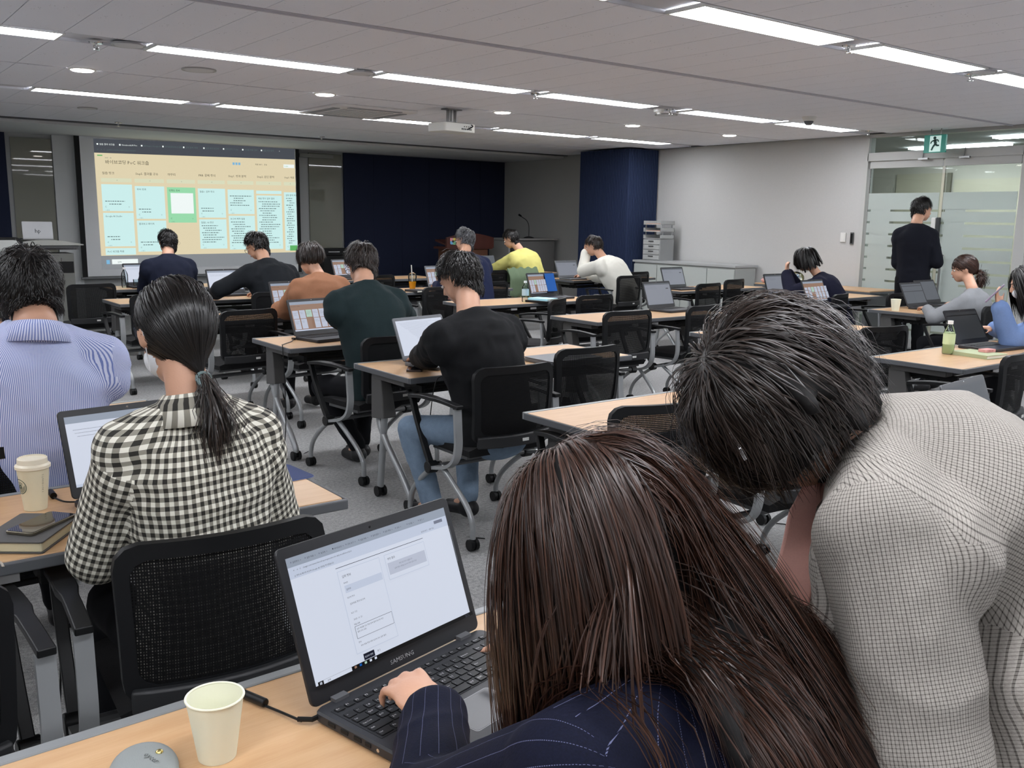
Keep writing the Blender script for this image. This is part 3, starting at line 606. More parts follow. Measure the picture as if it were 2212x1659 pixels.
# ------------------------------------------------------------------ chair
def make_chair():
    t = thing('mesh_chair', 'x', 'chair')
    # seat
    def seat(u, v):
        x = (u-.5)*2; y = (v-.5)*2; r = .06
        return (x*.225, y*.215+.04, .44+.02*(1-x**4)-(.03*max(0, y-.5)*2)**1.0*.6)
    m = MB(); m.grid(seat, 10, 10); n0 = len(m.v)
    m2 = MB(); nb = 11
    top = m.v[:]; bot = [(x*.94, (y-.04)*.94+.04, .405) for x, y, z in top]
    m.v = top+bot; f2 = [tuple(reversed([i+len(top) for i in q])) for q in m.f]; edge = [i for i in range(nb)]+[nb-1+nb*k for k in range(1, nb)]+[nb*nb-1-k for k in range(1, nb)]+[nb*(nb-1)-nb*k for k in range(1, nb-1)]
    side = [(edge[i], edge[(i+1) % len(edge)], edge[(i+1) % len(edge)]+len(top), edge[i]+len(top)) for i in range(len(edge))]
    m.f = m.f+f2+[tuple(reversed(q)) for q in side]; m.mi = [0]*len(m.f)
    m.obj('seat', mat('seat_fabric', '#101012', .9, bump=.3, bscale=300), t, smooth=True)
    def by(x, z):   # back surface
        return -.235-.10*max(0, (z-.5))*.55+.05*(x/.23)**2-.012*math.sin((z-.45)/.4*math.pi)
    def rr(hw, z0, z1, r, n=7, flare=.0):
        o = []
        for cx, cz, a0 in ((hw-r, z1-r, 0), (-hw+r, z1-r, 90), (-hw+r, z0+r, 180), (hw-r, z0+r, 270)):
            for i in range(n+1):
                a = R_(a0+90*i/n); x = cx+r*math.cos(a); z = cz+r*math.sin(a); o.append((x*(1+flare*(z-z0)/(z1-z0)), z))
            # straight subdivision
        q = []
        for i in range(len(o)):
            a, b = o[i], o[(i+1) % len(o)]; k = max(1, int(math.hypot(b[0]-a[0], b[1]-a[1])/.05)); q += [(a[0]+(b[0]-a[0])*j/k, a[1]+(b[1]-a[1])*j/k) for j in range(k)]
        return q
    # outer and inner rings sampled by angle for same count
    def ringpts(hw, z0, z1, r, n=56, flare=0):
        q = rr(hw, z0, z1, r, 7, flare); L = [0]
        for i in range(len(q)): a, b = q[i], q[(i+1) % len(q)]; L.append(L[-1]+math.hypot(b[0]-a[0], b[1]-a[1]))
        out = []
        for k in range(n):
            s = L[-1]*k/n; i = max(j for j in range(len(q)) if L[j] <= s+1e-9); a, b = q[i], q[(i+1) % len(q)]; f = (s-L[i])/max(1e-9, L[i+1]-L[i]); out.append((a[0]+(b[0]-a[0])*f, a[1]+(b[1]-a[1])*f))
        return out
    O = ringpts(.218, .465, .835, .055, flare=.06); I = ringpts(.190, .515, .800, .04, flare=.06); nn = len(O)
    m = MB(); P = []
    for off in (-.011, .011):
        P += [(x, by(x, z)+off, z) for x, z in O]+[(x, by(x, z)+off*.8, z) for x, z in I]
    F = []
    for i in range(nn):
        j = (i+1) % nn
        F += [(i, nn+i, nn+j, j), (2*nn+i, 2*nn+j, 3*nn+j, 3*nn+i), (i, j, 2*nn+j, 2*nn+i), (nn+j, nn+i, 3*nn+i, 3*nn+j)]
    m.raw(P, F).obj('back_frame', mat('chair_plastic', '#101113', .45, spec=.3), t, smooth=True)
    m = MB(); m.grid(lambda u, v: ((u-.5)*.40*(1+.05*v), by((u-.5)*.40, .505+v*.30)-.002, .505+v*.30), 14, 8)
    m.obj('backrest', WEAVE, t, smooth=True)
    # lumbar bar
    m = MB(); pts = [((i/10-.5)*.41, by((i/10-.5)*.41, .49)-.014, .485) for i in range(11)]
    m.band(pts, .055, .03, (0, 0, 1)); lb = m.obj('lumbar_bar', mat('lumbar_grey', '#1e1f21', .5), t, smooth=True, bevel=.006)
    MB().box((.03, by(.03, .49)-.033, .487), (.035, .004, .014)).obj('name_tag', mat('tag_silver', '#c9c9c6', .4), lb)
    m = MB(); m.box((0, .03, .395), (.40, .30, .02)); m.tube([(-.25, .04, .33), (.25, .04, .33)], .014, 8).obj('seat_frame', MGREY, t, smooth=True)
    for s in (-1, 1):
        X = .285*s
        m = MB(); m.band(smoothpath([(X, -.165, .645), (X, -.172, .56), (X, -.175, .47), (X, -.15, .40), (X, -.08, .355), (X, .05, .325)], 5), .038, .016, (1, 0, 0)); m.tube([(X-.02, .055, .325), (X+.022, .055, .325)], .024, 12)
        m.obj('upright', SILVER, t, smooth=True)
        m = MB(); m.band(smoothpath([(X, -.19, .655), (X, -.05, .662), (X, .12, .660), (X, .24, .645)], 4), [.036]*6+[.05]*7, .018)
        m.band(smoothpath([(X, .235, .645), (X, .20, .56), (X, .12, .42), (X, .06, .33)], 4), .030, .022); m.tube([(X-.024, .06, .325), (X+.026, .06, .325)], .030, 12)
        m.obj('armrest', BLACKP, t, smooth=True, bevel=.003)
        for pts in ([(X*.98, .05, .325), (X*.97, .16, .25), (X*.95, .25, .17), (X*.93, .29, .10), (X*.93, .295, .055)], [(X*.98, -.03, .345), (X*.96, -.12, .28), (X*.94, -.22, .20), (X*.93, -.265, .13), (X*.93, -.27, .055)]):
            lg = MB().tube(smoothpath(pts, 4), .0135, 10).obj('leg', SILVER, t, smooth=True); q = Vector(pts[-1])
            m = MB(); m.tube([(q.x-.022, q.y, .028), (q.x-.005, q.y, .028)], .027, 14); m.tube([(q.x+.005, q.y, .028), (q.x+.022, q.y, .028)], .027, 14); m.tube([(q.x, q.y, .06), (q.x, q.y, .035)], .011, 8); m.tube([(q.x-.01, q.y, .032), (q.x+.01, q.y, .032)], .02, 10)
            m.obj('caster', BLACKP, lg, smooth=True)
    return t
CH0 = make_chair(); _ch = [0]
def chair(x, y, a, label, group='mesh back chairs'):
    if _ch[0] == 0: CH0.location = (x, y, 0); CH0.rotation_euler.z = R_(a); CH0['label'] = label; CH0['group'] = group; _ch[0] = 1; return CH0
    return dup(CH0, (x, y, 0), R_(a), label, group)
for x, y, a, l in [
    (.69, 2.11, -4, 'black mesh chair of the woman in the checked shirt, nearest the camera'),
    (.02, 2.06, 2, 'black mesh chair at the left border, only its arm showing'),
    (.42, 3.20, 3, 'black mesh chair behind the striped shirt, next to the coffee cup'),
    (2.60, 3.58, -1, 'black mesh chair under the man in the black sweatshirt'),
    (3.32, 3.87, 0, 'empty black mesh chair right of the man in the black sweatshirt'),
    (2.56, 2.56, -12, 'empty black mesh chair in front of the leaning woman'),
    (3.09, 2.24, -6, 'empty black mesh chair seen below the face of the leaning woman'),
    (2.66, 4.82, 6, 'black mesh chair under the man in the dark green shirt'),
    (2.50, 6.62, 8, 'empty black mesh chair between ponytail woman and green shirt man'),
    (2.17, 9.68, 6, 'empty black mesh chair right of the striped shirt man, in front of the screen'),
    (2.36, 8.28, 6, 'black mesh chair whose top shows above the ponytail woman, by the table corner'),
    (3.02, 9.66, 6, 'black mesh chair of the man in the navy suit'),
    (3.32, 8.05, 6, 'black mesh chair of the man in the dark sweater'),
    (3.0, 6.35, 4, 'black mesh chair of the person in the brown jacket'),
    (5.35, 9.80, 4, 'black mesh chair top left of the orange juice'),
    (4.95, 7.93, 14, 'black mesh chair left of the head of the black sweatshirt man'),
    (5.90, 8.30, 4, 'black mesh chair right of the head of the black sweatshirt man'),
    (7.25, 10.1, 0, 'black mesh chair under the man in the yellow shirt'),
    (5.05, 6.28, 32, 'turned black mesh chair right of the black sweatshirt shoulder'),
    (5.72, 6.45, 2, 'black mesh chair in front of the blue desktop laptop mat'),
    (8.15, 8.50, 6, 'black mesh chair of the man in the white top'),
    (4.95, 5.21, -6, 'large empty black mesh chair before the table with the open grey laptop'),
    (8.85, 9.05, 4, 'black mesh chair behind the laptop in front of the credenza'),
    (7.95, 7.05, 6, 'black mesh chair in the middle of the table under the credenza'),
    (8.8, 7.4, 10, 'black mesh chair left of the navy blazer woman laptop'),
    (5.78, 5.24, 8, 'black mesh chair touching the hair of the leaning woman'),
    (7.95, 5.42, 16, 'black mesh chair under the woman in the navy blazer'),
    (8.62, 5.22, 10, 'black mesh chair left of the paper cup table'),
    (5.75, 3.58, -10, 'large empty black mesh chair before the green tea table'),
    (8.05, 4.02, 12, 'black mesh chair under the woman in the grey sweater'),
    (5.12, 2.48, 10, 'black mesh chair at the lower right border'),
    (7.05, 2.62, 4, 'black mesh chair of the woman with the face mask'),
]: chair(x, y, a, l)

# ------------------------------------------------------------------ tables
EDGE = mat('table_edge', '#55575a', .45); EDGEF = mat('table_rail', '#8f9293', .4, metal=.3)
def make_table(w=1.52, d=.58):
    t = thing('folding_table', 'x', 'table')
    MB().rbox((0, 0, .7075), (w-.012, d-.03, .025), .012, 3).obj('tabletop', WOOD, t)
    z = .706; th = .029
    MB().box((0, -d/2+.003, z), (w, .014, th)).box((-w/2+.001, 0, z), (.010, d-.014, th)).box((w/2-.001, 0, z), (.010, d-.014, th)).obj('edge_band', EDGE, t, bevel=.004)
    MB().box((0, d/2-.006, z+.0005), (w, .022, th)).box((0, d/2-.020, z+.0145), (w-.01, .003, .003)).obj('rear_rail', EDGEF, t, bevel=.003)
    for k in range(5): MB().box((0, -.15+k*.07, .615), (w-.22, .016, .012)).obj('shelf_slat', BLACKM, t)
    for kx in (-w/2+.14, 0, w/2-.14): MB().box((kx, -.01, .635), (.02, .36, .04)).obj('shelf_bracket', BLACKM, t)
    MB().box((0, .02, .665), (w-.2, .05, .05)).obj('beam', BLACKM, t)
    for k in (-.33, -.1): MB().box((k, -d/2+.03, .672), (.07, .004, .02)).obj('cable_clip', mat('clip_grey', '#b9b9b9', .4), t)
    for s in (-1, 1):
        X = s*(w/2-.075)
        m = MB(); m.box((X, .0, .675), (.075, .34, .04)); m.box((X, .12, .56), (.06, .10, .23), RX(-8), taper=1.35)
        m.obj('leg_bracket', mat('bracket_grey', '#4a4948', .5), t, bevel=.006)
        for pts in ([(X, .15, .50), (X, .15, .42), (X, .08, .32), (X, -.08, .17), (X, -.16, .08), (X, -.165, .055)], [(X, .09, .50), (X, .11, .35), (X, .15, .055)]):
            lg = MB().tube(smoothpath(pts, 4) if len(pts) > 3 else pts, .019, 10).obj('leg', SILVER, t, smooth=True); q = pts[-1]
            m = MB(); 
            for sx in (-.017, .017): m.tube([(q[0]+sx-.009, q[1], .03), (q[0]+sx+.009, q[1], .03)], .029, 14)
            m.tube([(q[0], q[1], .06), (q[0], q[1], .03)], .012, 8); m.tube([(q[0]-.012, q[1], .03), (q[0]+.012, q[1], .03)], .014, 8)
            m.obj('caster', BLACKP, lg, smooth=True)
    return t
TB0 = make_table(); _tb = [0]
def table(x0, yfar, label, a=0, w=1.52, d=.58):
    loc = (x0+w/2, yfar-d/2, 0)
    if not _tb[0]: _tb[0] = 1; t = TB0; t.location = loc; t.rotation_euler.z = R_(a); t['label'] = label; t['group'] = 'folding tables'
    else: t = dup(TB0, loc, R_(a), label, 'folding tables')
    return t
for x0, yf, l, a in [
    (-.26, 1.425, 'beech folding table carrying the nearest laptop and the empty paper cup', 1.5),
    (-.36, 2.84, 'beech folding table with the coffee cup, notebook and phone', 0),
    (-.40, 4.02, 'beech folding table behind the striped shirt man', 0),
    (2.25, 1.53, 'folding table whose corner shows beside the peach blouse', 0),
    (2.30, 2.92, 'empty beech folding table left of the leaning woman', 0),
    (2.33, 4.44, 'beech folding table of the man in the black sweatshirt', 0),
    (2.27, 5.71, 'beech folding table of the man in the dark green shirt', 0),
    (2.25, 7.33, 'beech folding table of the person in the brown jacket', 0),
    (2.18, 9.04, 'folding table on which the dark sweater man rests his hand', 0),
    (2.55, 10.66, 'folding table in front of the screen with the two clear bottles', 0),
    (5.04, 3.06, 'beech folding table with green tea bottle and green notebook', 0),
    (5.03, 4.47, 'beech folding table end with a navy mat right of the leaning woman', 0),
    (4.88, 5.85, 'beech folding table with the open grey-screened laptop', 0),
    (4.83, 7.39, 'beech folding table with blue desktop laptop and water bottle', 0),
    (4.95, 9.02, 'folding table with the orange juice cup', 0),
    (5.2, 10.95, 'folding table behind the orange juice', 0),
    (7.89, 4.84, 'folding table with paper cup and two laptops near the door', 0),
    (8.0, 6.25, 'folding table of the woman in the navy blazer', 0),
    (7.9, 7.75, 'beech folding table in front of the credenza', 0),
    (8.0, 9.72, 'folding table of the man in the white top', 0),
    (7.55, 11.25, 'folding table of the man in the yellow shirt', 0),
]: table(x0, yf, l, a)
t = thing('wall_desk', 'long narrow beech desk against the white wall, with candy bag and tissues', 'desk', (10.42, 7.05, 0))
MB().rbox((0, .0, .70), (.60, 1.7, .025), .01).obj('tabletop', WOOD, t); MB().box((0, 0, .685), (.61, 1.71, .028)).obj('edge_band', EDGE, t); MB().box((-.2, 0, .56), (.02, 1.5, .22)).obj('modesty_panel', mat('desk_panel', '#77787a', .5), t)
for s in (-1, 1): MB().box((0, s*.75, .34), (.45, .05, .68)).obj('leg', MGREY, t)

# ------------------------------------------------------------------ laptops
LK = mat('laptop_dark', '#28292d', .45); LK2 = mat('laptop_bezel', '#1d1e21', .4); LKG = mat('laptop_grey', '#606367', .4, metal=.3); KEYM = mat('key_black', '#131416', .5)
SCRM = {'top': flat('s_top', '#b7c3d6', .55), 'white': flat('s_white', '#dfe6f6', .80), 'sand': flat('s_sand', '#b58f78', .55), 'card': flat('s_card', '#ccd3e6', .72), 'text': flat('s_text', '#5a6070', .12), 'dark': flat('s_dark', '#23262c', .05), 'blue': flat('s_blue', '#1668c8', .6), 'grey': flat('s_grey', '#a9aebb', .50), 'greyd': flat('s_greyd', '#5d6166', .25), 'pale': flat('s_pale', '#cfd9ee', .76), 'navy': flat('s_navy', '#2b3358', .15), 'line': flat('s_line', '#a3abc4', .4), 'green': flat('s_green', '#bfe0cf', .7), 'silver': flat('s_silver', '#9299a3', .30)}
SK = list(SCRM); SI = {k: i for i, k in enumerate(SK)}
def laptop(x, y, a, open_, kind, label, body='dark', hero=False, w=.376, d=.25, z=.7205, closed=False):
    """origin under the hinge centre; base runs to -Y (towards the user), lid leans back by open_ degrees past vertical"""
    t = thing('laptop', label, 'laptop', (x, y, z), R_(a), 'open laptops')
    B = LK if body == 'dark' else LKG; BZ = LK2 if body == 'dark' else LKG
    MB().rbox((0, -d/2, .0105), (w, d, .019), .014, 4).obj('base', B, t)
    if closed: MB().rbox((0, -d/2, .024), (w, d, .006), .014, 4).obj('lid', B, t); return t
    # keyboard
    if not hero:
        m = MB(); m.box((0, -.082, .0202), (w-.04, .10, .002)); m.cur = 1
        for r in range(5):
            for c in range(17): m.box((-(w-.05)/2+(c+.5)*(w-.05)/17, -.042-r*.0195, .0222), (.0155, .0155, .002))
        m.obj('keyboard', [B, KEYM], t)
    else:
        MB().box((0, -.084, .0200), (w-.028, .116, .0015)).obj('key_deck', mat('deck_dark', '#222326', .5), t)
        KP = .0186; rowsk = []
        labs = [['Esc', 'F1', 'F2', 'F3', 'F4', 'F5', 'F6', 'F7', 'F8', 'F9', 'F10', 'F11', 'F12', 'Prt', 'Ins', 'Del', 'Home', 'End'],
                ['~', '1 !', '2 @', '3 #', '4 $', '5 %', '6 ^', '7 &', '8 *', '9 (', '0 )', '- _', '= +', ('Backspace', 2), 'Num', '/', '*'],
                [('Tab', 1.4), 'Qㅂ', 'Wㅈ', 'Eㄷ', 'Rㄱ', 'Tㅅ', 'Yㅛ', 'Uㅕ', 'Iㅑ', 'Oㅐ', 'Pㅔ', '[', ']', ('\\', 1.6), '7', '8', '9'],
                [('Caps Lock', 1.7), 'Aㅁ', 'Sㄴ', 'Dㅇ', 'Fㄹ', 'Gㅎ', 'Hㅗ', 'Jㅓ', 'Kㅏ', 'Lㅣ', ';', "'", ('Enter', 2.3), '4', '5', '6'],
                [('Shift', 2.2), 'Zㅋ', 'Xㅌ', 'Cㅊ', 'Vㅍ', 'Bㅠ', 'Nㅜ', 'Mㅡ', ',', '.', '/', ('Shift', 2.8), '1', '2', '3'],
                [('Ctrl', 1.4), ('Fn', 1.2), ('Win', 1.2), ('Alt', 1.2), ('', 5.2), '한/영', '한자', 'Ctrl', '<', '^', '>', '0', '.']]
        lm = MB(); cache = {}
        Wk = w-.034
        for r, row in enumerate(labs):
            tot = sum(k[1] if isinstance(k, tuple) else 1 for k in row); u = Wk/tot; xx = -Wk/2; yy = -.034-(0 if r == 0 else .004+r*KP); hh = .011 if r == 0 else .0158
            if r == 0: yy = -.032
            for k in row:
                s_, ww = k if isinstance(k, tuple) else (k, 1); kw = ww*u-.0030; key = (round(kw, 4), hh)
                if key not in cache:
                    q = MB(); q.rbox((0, 0, .0011), (kw, hh, .0022), .002, 2); cache[key] = q.mesh('key', KEYM)
                link('key', cache[key], t, (xx+ww*u/2, yy, .0206))
                if s_ and s_ != 'Win':
                    V, F = text_geo(s_, .0058 if len(s_) < 3 else .0042); lm.raw([(xx+.0032+p[0], yy-.001+p[1], .02292) for p in V], F)
                if s_ == 'Win':
                    for i in (0, 1):
                        for j in (0, 1): lm.quad(*[(xx+ww*u/2-.0035+i*.0037+dx, yy-.003+j*.0037+dy, .02292) for dx, dy in ((0, 0), (.0031, 0), (.0031, .0031), (0, .0031))])
                xx += ww*u
        lm.obj('key_lettering', mat('key_print', '#d8d8d8', .6), t)
        MB().rbox((-.02, -.197, .0203), (.108, .078, .0008), .006, 3).obj('touchpad', mat('pad_dark', '#3b3c40', .3), t); MB().rbox((-.02, -.197, .0200), (.111, .081, .0008), .006, 3).obj('touchpad_rim', mat('pad_rim', '#77797c', .3), t)
        m = MB()
        for i, yy in enumerate((-.045, -.075, -.105, -.128)): m.box((-w/2-.0002, yy, .011), (.002, .016 if i < 3 else .012, .006))
        m.obj('ports', BLACKM, t); MB().tube([(-w/2-.001, -.15, .011), (-w/2+.002, -.15, .011)], .003, 10).obj('audio_jack', CHROME, t)
        for s in (-1, 1): MB().box((s*(w/2-.05), -.002, .022), (.028, .018, .007)).obj('hinge_cover', mat('hinge_grey', '#6b6c6f', .35, metal=.4), t)
        MB().box((0, -d+.0008, .0118), (w-.02, .002, .012)).obj('front_lip', mat('lip_silver', '#8d8f92', .35, metal=.5), t)
    # lid
    h = d-.008; rot = RX(90-open_); Rl = Matrix.Rotation(R_(-open_), 3, 'X')
    def P(xx, dd, hh): # xx across, hh up the lid, dd towards user
        return tuple(Vector((0, .004, .019))+Rl @ Vector((xx, -dd, hh)))
    m = MB(); m.rbox((0, h/2, 0), (w, h, .007), .012, 5)
    m.v = [P(v[0], -v[2], v[1]) for v in m.v]; m.f = [tuple(f) for f in m.f]
    lid = m.obj('lid', BZ, t)
    sw, sh, s0 = w-.030, h-.048, .030
    fn = lambda u, v, dd=0: P((u-.5)*sw, .0042+dd*3, s0+v*sh)
    bd = Board(fn, SCRM)
    ap = sw/sh
    def fill(u0, u1, kind):
        du = u1-u0
        if kind == 'board':
            bd.rect(u0, .0, u1, .045, SI['pale']); bd.rect(u0, .045, u1, 1, SI['sand']); bd.rect(u0, .90, u1, 1, SI['top'])
            bd.text('바이브코딩 PoC 워크숍', u0+.02*du, .83, .035, ap/du if du < 1 else ap, SI['text'])
            for i in range(7):
                a = u0+du*(.02+i*.14); b = a+du*.128
                for v0, v1 in ([(.42, .70), (.06, .40)] if i != 2 else [(.45, .70)]): bd.rect(a, v0, min(b, u1), v1, SI['card'] if i != 2 else SI['green']); bd.lines(a+.005, min(b, u1)-.01, v1-.08, 2 if i % 2 else 3, .04, SI['line'], i, .008)
        elif kind == 'doc':
            bd.rect(u0, 0, u1, 1, SI['white']); bd.rect(u0, .90, u1, 1, SI['top']); bd.rect(u0, 0, u1, .04, SI['pale']); bd.lines(u0+.05, u0+.6*du, .8, 3, .05, SI['line'], 5); bd.rect(u0+.70*du, .78, u0+.78*du, .80, SI['text']); bd.rect(u0+.33*du, .12, u0+.38*du, .14, SI['dark'])
        elif kind == 'lines':
            bd.rect(u0, 0, u1, 1, SI['white']); bd.lines(u0+.04, u1-.03, .93, 22, .04, SI['card'], 9, .012); bd.rect(u0+.22, .015, u0+.42, .03, SI['card'])
        elif kind == 'grey':
            bd.rect(u0, 0, u1, 1, SI['grey']); bd.rect(u0, .93, u1, 1, SI['silver']); bd.rect(u0+.82*du, .72, u0+.92*du, .76, SI['greyd']); bd.lines(u0+.05, u0+.6, .85, 3, .06, SI['silver'], 4)
        elif kind == 'greydoc':
            bd.rect(u0, 0, u1, 1, SI['silver']); bd.rect(u0, .88, u1, .91, SI['greyd']); bd.rect(u0+.0, .60, u1, .63, SI['greyd']); bd.rect(u0+.48, .05, u0+.485, .6, SI['greyd'])
        elif kind == 'dim':
            bd.rect(u0, 0, u1, 1, SI['greyd']); bd.rect(u0, .86, u1, .89, SI['dark'])
        elif kind == 'off': bd.rect(u0, 0, u1, 1, SI['silver'])
    if kind == 'split': fill(0, .62, 'board'); bd.rect(.62, 0, 1, 1, SI['blue']); bd.rect(0, 0, 1, .03, SI['dark'])
    elif kind == 'hero':
        bd.rect(0, 0, 1, 1, SI['white']); bd.rect(0, .835, 1, 1, SI['pale']); bd.rect(0, .925, 1, 1, SI['top'])
        tabs = ['업무정의', '업무 자료', '보고서', '바이브코딩', '공유 보기', '실습 자료', '분석 결과', '업무 정보', '공유', '워크숍', '보기']
        for i, s_ in enumerate(tabs): bd.rect(.02+i*.078, .957, .026+i*.078, .967, SI['navy'] if i == 3 else SI['line']); bd.text(s_+'  ×', .031+i*.078, .953, .017, ap, SI['text'])
        bd.text('←   →   C    chatgpt.com/canvas/shared/report-generator-for-daily-workflow-a1b2c3', .02, .893, .017, ap, SI['text']); bd.rect(.90, .885, .96, .912, SI['line'])
        bd.text('(i) 생성 AI 페이지 보고서 (Google AI) 내용을 정의했습니다', .02, .85, .016, ap, SI['text']); bd.text('보고서 보기    내용 공유', .80, .85, .016, ap, SI['text'])
        bd.rect(.24, .800, .80, .804, SI['navy'])
        bd.rect(.242, .10, .50, .775, SI['pale']); bd.rect(.245, .105, .497, .77, SI['white']); bd.rect(.53, .56, .80, .775, SI['pale']); bd.rect(.533, .565, .797, .77, SI['white']); bd.rect(.54, .60, .79, .70, SI['card'])
        bd.text('입력 정보', .262, .715, .024, ap, SI['navy']); bd.text('생성 결과', .545, .725, .022, ap, SI['navy'])
        bd.text('생성 보고서가 없습니다.', .61, .662, .016, ap, SI['line']); bd.text('입력 정보 내용을 보고서 생성 업무 공유', .575, .635, .016, ap, SI['line'])
        for v, s1, s2 in ((.665, '부서명', '업무부'), (.545, '보고서 정의', '업무자료 정의 보고서'), (.42, '보고 기간', '2025. 10. 21'), ): bd.text(s1, .262, v, .016, ap, SI['navy']); bd.rect(.262, v-.075, .49, v-.015, SI['pale'] if v > .6 else SI['white']); bd.text(s2, .268, v-.055, .018, ap, SI['text'])
        bd.text('핵심 내용', .262, .325, .016, ap, SI['navy'])
        bd.rect(.262, .215, .49, .315, SI['navy']); bd.rect(.2635, .2175, .4885, .3125, SI['white']); bd.text('업무 자료를 공유 정보 분석 결과 보고서 시간', .27, .285, .0155, ap, SI['text']); bd.text('결과 공유 있음', .27, .262, .0155, ap, SI['text'])
        bd.text('조사', .262, .180, .016, ap, SI['navy']); bd.text('부서 자료 정보 내용 보고서 공유 업무 결과', .27, .15, .0155, ap, SI['text'])
        bd.rect(.27, .035, .335, .085, SI['navy']); bd.text('보고서 생성', .276, .052, .018, ap, SI['white']); bd.text('초기', .352, .055, .018, ap, SI['text'])
        bd.rect(.985, .50, .99, .83, SI['silver']); bd.rect(0, 0, 1, .032, SI['dark']); bd.rect(.03, .001, .19, .031, SI['white']); bd.text('검색', .05, .008, .018, ap, SI['text'])
        for i, c in enumerate(('sand', 'blue', 'green', 'white', 'white')): bd.rect(.205+i*.03, .008, .218+i*.03, .026, SI[c])
        for dx, dy in ((0, 0), (.006, 0), (0, .010), (.006, .010)): bd.rect(.008+dx, .008+dy, .013+dx, .016+dy, SI['white'])
        bd.text('오후 3:12', .94, .018, .011, ap, SI['line']); bd.text('2025-11-04', .94, .005, .011, ap, SI['line'])
    else: fill(0, 1, kind)
    bd.mb.obj('display', [SCRM[k] for k in SK], lid)
    if hero:
        V, F = text_geo('SAMSUNG', .0105, 'CENTER'); MB().raw([P(p[0]*1.15, .0040, .0095+p[1]) for p in V], F).obj('brand_lettering', mat('logo_silver', '#b9bbbd', .3, metal=.5), lid)
        MB().ell(P(0, .0038, h-.010), (.0026, .0012, .0026), 10, 6).obj('webcam', BLACKM, lid)
    else: MB().ell(P(0, .0038, h-.009), (.003, .001, .003), 8, 4).obj('webcam', CHROME, lid)
    return t
laptop(.763, 1.288, 13, 20, 'hero', 'nearest laptop, dark grey, showing a web form, typed on by the long haired woman', hero=True, w=.392, d=.262)
laptop(.71, 2.63, 6, 20, 'doc', 'dark laptop half hidden by the woman in the checked shirt')
laptop(2.70, 4.27, 12, 22, 'lines', 'grey laptop with a page of pale lines before the black sweatshirt man', body='grey')
laptop(2.66, 5.55, 10, 20, 'board', 'dark laptop showing a brown card board beside the dark green shirt')
laptop(3.20, 7.13, 6, 18, 'board', 'laptop with a card board partly hidden by the brown jacket')
laptop(3.36, 9.17-.12, 3, 20, 'doc', 'laptop with a white page next to the elbow of the dark sweater man')
laptop(2.95, 10.45, 3, 20, 'doc', 'laptop hidden behind the navy suit man, only its left edge showing')
laptop(5.55, 10.72, 6, 22, 'board', 'laptop whose pale screen shows right of the brown jacket head')
laptop(5.76, 8.83, 2, 20, 'board', 'laptop with card board right of the orange juice', body='grey')
laptop(5.98, 7.27, 4, 20, 'split', 'laptop whose screen is half card board and half bright blue')
laptop(7.95, 11.0, 3, 18, 'off', 'laptop with a dim silver screen left of the man in yellow', body='grey')
laptop(8.20, 9.45, -1, 24, 'grey', 'laptop with a pale screen left of the man in white', body='grey')
laptop(6.10, 5.76, 4, 20, 'grey', 'open laptop with pale grey screen on the table behind the large empty chair')
laptop(8.18, 7.52, 0, 20, 'grey', 'laptop with a pale lilac screen in front of the credenza doors')
laptop(8.25, 6.10, -2, 20, 'grey', 'laptop with grey screen left of the hands of the navy blazer woman')
laptop(7.78, 5.30, 3, 22, 'board', 'laptop with a pale blue screen peeking over the hair of the leaning woman')
laptop(8.45, 4.78-.12, 0, 26, 'greydoc', 'laptop with grey page beside the white paper cup near the door')
laptop(8.95, 4.80, 0, 26, 'off', 'silver laptop edge behind the one beside the paper cup')
laptop(6.10, 2.96, -4, 30, 'dim', 'dark laptop behind the green tea bottle')
laptop(3.22, 1.50, 6, 20, 'off', 'grey laptop with a blank screen above the shoulder of the leaning woman', body='grey')
laptop(3.47, 2.79, 3, 20, 'doc', 'laptop behind the hair of the leaning woman, its left edge showing')
laptop(3.35, 4.02, 0, 0, '', 'closed grey laptop on the right part of the black sweatshirt man table', body='grey', closed=True)

# ------------------------------------------------------------------ small things
TZ = .7205
PAPER = mat('paper_cup', '#e6e6cf', .6); PAPERIN = mat('paper_cup_inside', '#dde0c4', .7)
def cup(x, y, label, r=.040, h=.088, rb=.027, tilt=0):
    t = thing('paper_cup', label, 'cup', (x, y, TZ)); 
    MB().lathe([(rb-.002, .004), (rb, 0), (r, h), (r-.0012, h), (rb-.0015, .006), (0, .006)], n=40).obj('body', PAPER, t, smooth=True)
    MB().lathe([(r+.0018*math.cos(a), h+.0018*math.sin(a)) for a in [i*math.pi/4 for i in range(9)]], n=40).obj('rim', PAPER, t, smooth=True)
cup(.418, 1.240, 'empty cream paper cup beside the nearest laptop', .0405, .094)
cup(7.98, 4.62, 'white paper cup left of the grey page laptop near the door', .045, .105, .032)
t = thing('glasses_pouch', 'grey felt pouch with a gold snap at the lower left corner', 'pouch', (.325, 1.282, TZ), R_(-14))
m = MB()
def pouch(u, v):
    a = 2*math.pi*u; ph = (v-.5)*math.pi; r = max(1e-4, math.cos(ph)); x = .046*r*math.cos(a); y = .085*r*math.sin(a); return (x*(1+.15*math.sin(a)), y-.05, .012+.012*math.sin(ph))
m.grid(pouch, 40, 12).obj('body', mat('pouch_grey', '#8b908f', .8, bump=.2, bscale=500), t, smooth=True)
MB().ell((.022, .005-.02, .0225), (.0055, .0055, .003), 14, 8).obj('snap', mat('gold', '#e2cf8a', .2, metal=1), t, smooth=True)
V, F = text_geo('oycer', .014); r = RZ(-62); MB().raw([tuple(r @ Vector((p[0], p[1], 0))+Vector((.000, -.018, .0245))) for p in V], F).obj('lettering', mat('pouch_print', '#4b4f4e', .7), t)
